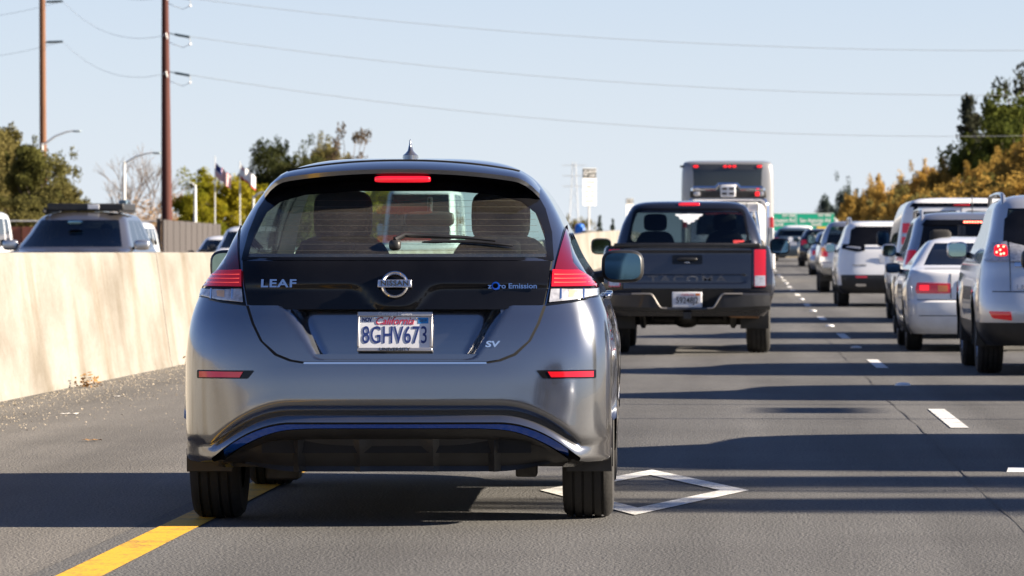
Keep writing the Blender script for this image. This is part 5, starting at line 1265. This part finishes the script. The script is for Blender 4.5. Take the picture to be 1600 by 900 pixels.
for i, (x, y, h, w) in enumerate(((-34, -130, 9, 8), (-22, -150, 7, 8), (-12, -170, 6, 7), (14, -150, 7, 8), (22, -120, 9, 9), (34, -130, 11, 10), (48, -140, 12, 11), (-48, -140, 10, 10))):
    tree('broad', 'dark', 0, 0, 0, y, 'dark tree beside the road behind the camera', group='trees behind the camera', seed=(10, 11)[i % 2], X=x, hgt=h, wid=w)
for (yy, lab) in ((18.75, 'nearer of two dense trees beyond the right shoulder whose shadow crosses the lane'), (20.75, 'farther of two dense trees beyond the right shoulder whose shadow crosses the lane')):
    tree('broad', 'dark', 0, 0, 0, yy, lab, seed=10, X=26, hgt=11.7, wid=2.2)

# ------------------------------------------------------------------ poles, wires, lights
def wood(name, c):
    m, N, L, b = mat(name); tc = N.new('ShaderNodeTexCoord'); mp = N.new('ShaderNodeMapping'); mp.inputs['Scale'].default_value = (6, 6, .35); L.new(tc.outputs['Object'], mp.inputs['Vector'])
    n = N.new('ShaderNodeTexNoise'); n.inputs['Scale'].default_value = 3; n.inputs['Detail'].default_value = 8; L.new(mp.outputs[0], n.inputs['Vector'])
    mx = N.new('ShaderNodeMix'); mx.data_type = 'RGBA'; mx.inputs['A'].default_value = (*[q*.6 for q in c], 1); mx.inputs['B'].default_value = (*[q*1.3 for q in c], 1); L.new(n.outputs['Fac'], mx.inputs['Factor']); L.new(mx.outputs['Result'], b.inputs['Base Color']); b.inputs['Roughness'].default_value = .85; return m
M_WOOD = wood('pole_wood', (.17, .075, .035)); M_RUST = wood('weathering_steel', (.075, .018, .012))
M_INS = pm('insulator', (.03, .05, .06), .3, coat=.5); M_WIRE = pm('wire', (.34, .35, .36), .6); M_GALV = pm('galvanised', (.62, .63, .62), .5, .3); M_BALL = pm('white_ball', (.8, .8, .8), .4)
def PX(px, py, Y): s = 7000/Y; return Vector(((px-1150)/s, Y, 1.124+(393-py)/s))
def wire(name, pts, label, r=.014):
    mb = MB(); mb.tube(pts, r, 5, False); tag(mb.build(name, M_WIRE, smooth=60, fixn=False), label, 'power line')
# rust pole
YA, YB = 160, 200
sA, sB = 7000/YA, 7000/YB
pa = thing('utility_pole', 'tall rust-red steel power pole, right of the wooden one', 'utility pole', (PX(258, 345, YA).x, YA, 0))
mb = MB(); mb.tube([(.10, 0, 0), (.05, 0, 3), (0, 0, 10), (-.03, 0, 17)], [.215, .19, .125, .10], 16); mb.build('pole_shaft', M_RUST, pa)
pb = thing('utility_pole', 'orange-brown wooden power pole near the left edge', 'utility pole', (PX(67, 345, YB).x, YB, 0))
mb = MB(); mb.tube([(.06, 0, 0), (0, 0, 7), (-.05, 0, 17)], [.18, .15, .125], 14); mb.build('pole_shaft', M_WOOD, pb)
Zs = {}
for lv, (ya, yb) in enumerate(((-8, -58), (52, 3), (112, 66))):
    za = PX(0, ya, YA).z; zb = PX(0, yb, YB).z
    i0 = Vector((.13, 0, za)); i1 = PX(296, ya+6, YA)-pa.location
    mb = MB(); mb.tube([i0, i0.lerp(i1, .3)], .02, 6); mb.tube([i0.lerp(i1, .3), i1], .045, 8); mb.build('insulator', M_INS, pa)
    mb = MB(); mb.tube([(-.05, -.16, za-.1), (.06, -.17, za), (.1, -.16, za-.2)], .03, 6); mb.build('bracket', M_GALV, pa)
    bl = PX(297, ya+17, YA)-pa.location; superell(bl, (.09, .09, .09), 1, 10, 8).build('damper_ball', M_BALL, pa, smooth=60)
    mb = MB(); mb.tube([i1, i1.lerp(bl, .6)+Vector((.03, 0, 0)), bl], .012, 5); mb.tube([bl, bl+Vector((-.25, 0, -.12)), bl+Vector((-.6, 0, .0)), (0, 0, za-.25)], .010, 5); mb.build('jumper_wire', M_WIRE, pa)
    j0 = Vector((.13, 0, zb)); j1 = PX(98, yb-1, YB)-pb.location
    mb = MB(); mb.tube([j0, j0.lerp(j1, .15), j1], [.03, .055, .05], 8); mb.build('insulator', M_INS, pb)
    # wires: pole to pole, out to the left, long span to the right
    A = Vector((PX(252, ya+6, YA).x, YA, za-.1)); B = Vector(j1)+pb.location
    yy = ya+7
    wire('power_line', [Vector((lerp(B.x, A.x, t), lerp(B.y, A.y, t), lerp(B.z, A.z, t)-.62*4*t*(1-t)*(1-.0*t))) for t in np.linspace(0, 1, 17)], ['topmost wire between the two power poles', 'upper wire sagging between the two power poles', 'lower wire sagging between the two power poles'][lv], .007)
    C_ = PX(-120, yb+28, YB)
    wire('power_line', [Vector((lerp(B.x, C_.x, t), lerp(B.y, C_.y, t), lerp(B.z, C_.z, t)-.25*4*t*(1-t))) for t in np.linspace(0, 1, 9)], ['topmost wire leaving the wooden pole to the left', 'upper wire leaving the wooden pole to the left', 'lower wire leaving the wooden pole to the left'][lv], .007)
    vx, vy = ((1560, 79), (1570, 149), (1485, 213))[lv]; y0 = ya+5; k = (vy-y0)/(vx-296)**2
    xs = list(np.linspace(296, 2*vx-296, 60)); pts = []
    for x in xs: pts.append(PX(x, vy-k*(x-vx)**2, YA))
    wire('power_line', pts, ['highest of the three long wires across the sky', 'middle one of the three long wires across the sky', 'lowest of the three long wires across the sky'][lv], .0085)
# matching pole at the far right end of the long spans
pc = thing('utility_pole', 'rust-red power pole outside the picture on the right', 'utility pole', (PX(2*1530-296, 345, YA).x+.1, YA, 0)); mb = MB(); mb.tube([(0, 0, 0), (0, 0, 17)], [.2, .10], 14); mb.build('pole_shaft', M_RUST, pc)
def lamp_post(px, top, Y, arm, label, bot=0, rise=.5, hw=.09):
    p = PX(px, top, Y); rt = thing('street_lamp', label, 'street lamp', (p.x, Y, 0)); sc = 7000/Y
    mb = MB(); mb.tube([(0, 0, 0), (0, 0, p.z)], [hw, hw*.6], 10); mb.build('lamp_pole', M_GALV, rt)
    a = arm/sc; mb = MB(); mb.tube([(0, 0, p.z-.1), (a*.35, 0, p.z+rise*.55), (a*.65, 0, p.z+rise*.9), (a*.86, 0, p.z+rise)], [.045, .04, .035, .03], 8); mb.build('lamp_arm', M_GALV, rt)
    superell((a*.95, 0, p.z+rise-.02), (abs(a)*.24, .16, .09), .6).build('lamp_head', pm('lamp_head', (.30, .36, .37), .4, .4), rt, smooth=60)
lamp_post(66, 224, 195, 57, 'street lamp with curved arm beside the wooden pole', rise=.55)
lamp_post(194, 252, 180, 54, 'pale street lamp left of the rust-red pole, arm pointing right', rise=.35)
lamp_post(305, 289, 185, -10, 'short pale lamp post above the grey fence', rise=.10)
lamp_post(396, 306, 190, 18, 'small pale lamp post next to the hatchback roof', rise=.15, hw=.07)
# flags
def flag(px, top, Y, us, label):
    p = PX(px, top, Y); rt = thing('flag_pole', label, 'flag', (p.x, Y, 0)); mb = MB(); mb.tube([(0, 0, 0), (0, 0, p.z)], [.035, .018], 8); mb.build('mast', M_GALV, rt)
    red, wh, bl = pm('flag_red', (.45, .03, .04), .8), pm('flag_white', (.75, .74, .72), .8), pm('flag_blue', (.02, .03, .14), .8)
    nx, nz = 16, 13; w, h = .62, .55; mb = MB(); top0 = p.z-.28 if us else p.z-.12
    G = [[(u/nx*w, .10*math.sin(u*.9)*u/nx, top0-h*v/nz-.85*(u/nx)**1.2*w+.02*math.sin(u)) for u in range(nx+1)] for v in range(nz+1)]; mb.grid(G)
    o = mb.build('flag_cloth', [red, wh, bl], rt, smooth=60, fixn=False)
    for i, f in enumerate(o.data.polygons):
        v, u = divmod(i, nx)
        if us: f.material_index = 2 if (u < 7 and v < 7) else (0 if v % 2 == 0 else 1)
        else: f.material_index = 0 if v >= 11 or (u in (2, 3) and v in (2, 3)) else 1
flag(336, 244, 180, True, 'striped American flag hanging over the yellow-green tree')
flag(375, 252, 180, False, 'white flag with red lower stripe right of the American flag')
# ------------------------------------------------------------------ fences
M_FENCE = wood('fence_board', (.062, .054, .052))
fe = thing('board_fence', 'grey-brown vertical board fence behind the white oncoming sedan', 'fence', (-17.9, 140, 0))
n = 20
for i in range(n):
    t = (i+.5)/n; x = lerp(0, -.95, t); y = lerp(0, 23.5, t); ln = 24.6/n
    mb = MB(); mb.box((x+(.015 if i % 2 else 0), y, 1.06), (.05, ln*1.06, 2.12), .04); mb.build('board', M_FENCE, fe)
mb = MB(); mb.box((-.14, .03, 1.08), (.12, .14, 2.16)); mb.build('fence_post', M_FENCE, fe)
fr = thing('board_fence', 'low reddish board fence between the white van and the grey-brown sport utility', 'fence', (-28.5, 158, 0))
M_RF = wood('red_fence_board', (.26, .09, .06))
for i in range(14):
    mb = MB(); mb.box((i*.6, .02*(i % 2), 1.0), (.56, .05, 2.0)); mb.build('board', M_RF, fr)
mb = MB(); mb.tube([(0, 0, 2.2), (8.2, 0, 2.2)], .03, 6); mb.build('top_rail', M_GALV, fr)
# ------------------------------------------------------------------ signs
M_SIGNW = pm('sign_white', (.80, .80, .77), .45); M_GREEN = pm('sign_green', (.005, .33, .20), .4); M_SB = pm('sign_black', (.02, .02, .02), .5); M_SY = pm('sign_yellow', (.75, .48, .02), .5)
def hov(px, Y, top, label):
    s = 7000/Y; p = PX(px, top, Y); w, h = .58, 1.5
    rt = thing('carpool_sign', label, 'road sign', (p.x, Y, zY(Y)), .36); zt = p.z-zY(Y)
    mb = MB(); mb.box((0, .05, (zt-.2+.8)/2), (.07, .07, zt-.2-.8)); mb.build('sign_post', M_GALV, rt)
    mb = MB(); mb.box((0, 0, zt-h/2), (w, .02, h)); pn = mb.build('sign_panel', M_SIGNW, rt, bevel=.004)
    mb = MB(); mb.box((0, -.012, zt-.20), (w-.02, .008, .36)); hd = mb.build('sign_header', M_SB, pn)
    mb = MB(); z = zt-.20; x0 = -.17
    o = [(x0, .145), (x0+.085, 0), (x0, -.145), (x0-.085, 0)]; i = [(x0, .095), (x0+.05, 0), (x0, -.095), (x0-.05, 0)]
    for k in range(4): a, b, c_, d = o[k], o[(k+1) % 4], i[(k+1) % 4], i[k]; mb.poly([(q[0], -.018, z+q[1]) for q in (a, b, c_, d)])
    mb.build('diamond_symbol', M_SIGNW, hd, smooth=0)
    text('sign_text', 'HOV', .17, M_SIGNW, hd, (.10, -.018, z+.06), sx=.9, ext=.001, bold=.004); text('sign_text', 'LANE', .12, M_SIGNW, hd, (.10, -.018, z-.09), sx=.9, ext=.001, bold=.003)
    for k, (t_, sz) in enumerate((('2 OR MORE', .10), ('ONLY', .12), ('5AM - 9AM', .10), ('3PM - 7PM', .10), ('MON-FRI', .10))):
        text('sign_text', t_, sz, M_SB, pn, (0, -.013, zt-.56-.19*k), sx=.85, ext=.001)
    mb = MB(); mb.box((0, .06, .66), (.44, .5, 1.5)); mb.build('pedestal', M_CONC, rt, bevel=.03)
hov(921, 180, 263, 'tall white carpool lane sign on the barrier, the nearer one')
hov(984, 330, 310, 'second white carpool sign, farther off beside the black pickup cab')
sg = thing('highway_sign', 'green overhead highway sign for San Antonio Rd above the far traffic', 'road sign', (PX(1250, 340, 400).x, 400, zY(400)), .16)
z0 = zY(400); s4 = 7000/400
def SX(px): return (px-1250)/s4
def SZ(py): return 1.124+(393-py)/s4-z0
for (xa, xb, ya, yb) in ((1170, 1243.5, 333, 372), (1244.5, 1304, 333, 372)):
    mb = MB(); mb.box(((SX(xa)+SX(xb))/2, 0, (SZ(ya)+SZ(yb))/2), (SX(xb)-SX(xa), .06, SZ(ya)-SZ(yb))); mb.build('sign_panel', M_GREEN, sg, bevel=.01)
    for (q, t, b_) in ((0, ya, ya+.8), (0, yb-.8, yb)):
        mb = MB(); mb.box(((SX(xa)+SX(xb))/2, -.036, (SZ(t)+SZ(b_))/2), (SX(xb)-SX(xa)-.05, .008, .04)); mb.build('panel_border', M_SIGNW, sg)
mb = MB(); mb.box((SX(1244), -.037, (SZ(340)+SZ(350))/2), (.05, .008, SZ(340)-SZ(352))); mb.build('divider', M_SIGNW, sg)
for (t_, x, y, sz) in (('Charleston Rd', 1219, 344.5, .50), ('San Antonio Rd', 1274, 344.5, .50), ('North', 1215, 351, .46), ('South', 1276, 350.5, .46), ('EXIT 400B', 1232, 337, .30), ('EXIT 400A', 1289, 336.5, .30)):
    text('sign_text', t_, sz, M_SIGNW, sg, (SX(x), -.04, SZ(y)), sx=.88, ext=.002, bold=.008)
mb = MB(); mb.box((SX(1284), -.045, SZ(356.5)), (.85, .02, .28)); yp = mb.build('exit_panel', M_SY, sg)
for px in (1168, 1308):
    mb = MB(); mb.box((SX(px), .1, SZ(343)/2), (.28, .3, SZ(343))); mb.build('gantry_post', M_SIGNW, sg, bevel=.02)
mb = MB(); mb.tube([(SX(1168), .2, SZ(342)), (SX(1308), .2, SZ(342))], .1, 8); mb.build('gantry_beam', M_GALV, sg)
# sign gantry beside the road outside the picture (its thin shadow crosses the lanes)
gp = thing('roadside_sign', 'tall twin-post roadside sign outside the picture on the right', 'road sign', (17.5, 30.6, 0))
for dy in (-1.4, 1.4):
    mb = MB(); mb.tube([(0, dy, 0), (0, dy, 8.6)], .035, 8); mb.build('sign_post', M_GALV, gp)
mb = MB(); mb.box((0, .2, 7.2), (.05, 1.1, .30)); mb.build('sign_panel', M_GREEN, gp); mb = MB(); mb.box((0, -.3, 8.3), (.05, 1.8, .10)); mb.build('sign_rail', M_GALV, gp)
# far things
lt = thing('lattice_tower', 'faint lattice tower beside the nearer carpool sign', 'tower', (PX(897, 300, 1500).x, 1500, -3)); H_ = 34
for sx in (-1, 1):
    for sy in (-1, 1):
        mb = MB(); mb.tube([(sx*2.2, sy*2.2, 0), (sx*.5, sy*.5, H_)], .09, 4); mb.build('tower_leg', pm('hazy_steel', (.42, .43, .45), .8), lt)
mb = MB()
for k in range(8):
    a = lerp(2.2, .5, k/8); b = lerp(2.2, .5, (k+1)/8); z1, z2 = H_*k/8, H_*(k+1)/8
    mb.tube([(-a, -a, z1), (b, -b, z2)], .05, 4); mb.tube([(a, -a, z1), (-b, -b, z2)], .05, 4)
for zz in (26, 29.5, 33): mb.tube([(-4, 0, zz), (4, 0, zz)], .09, 4)
mb.build('tower_bracing', MATS['hazy_steel'], lt)
tl = thing('portable_toilet', 'blue plastic cabin showing over the barrier below the nearer carpool sign', 'portable toilet', (-6.75, 192, zY(192)))
mb = MB(); mb.box((.05, 0, .78), (.40, .8, 1.56)); mb.build('cabin', pm('blue_plastic', (.01, .12, .50), .4), tl, bevel=.05); superell((.05, 0, 1.56), (.39, .8, .26), .7).build('domed_roof', MATS['blue_plastic'], tl, smooth=60)
print('objects', len(bpy.data.objects), 'tris', sum(len(o.data.polygons) for o in bpy.data.objects if o.type == 'MESH'))
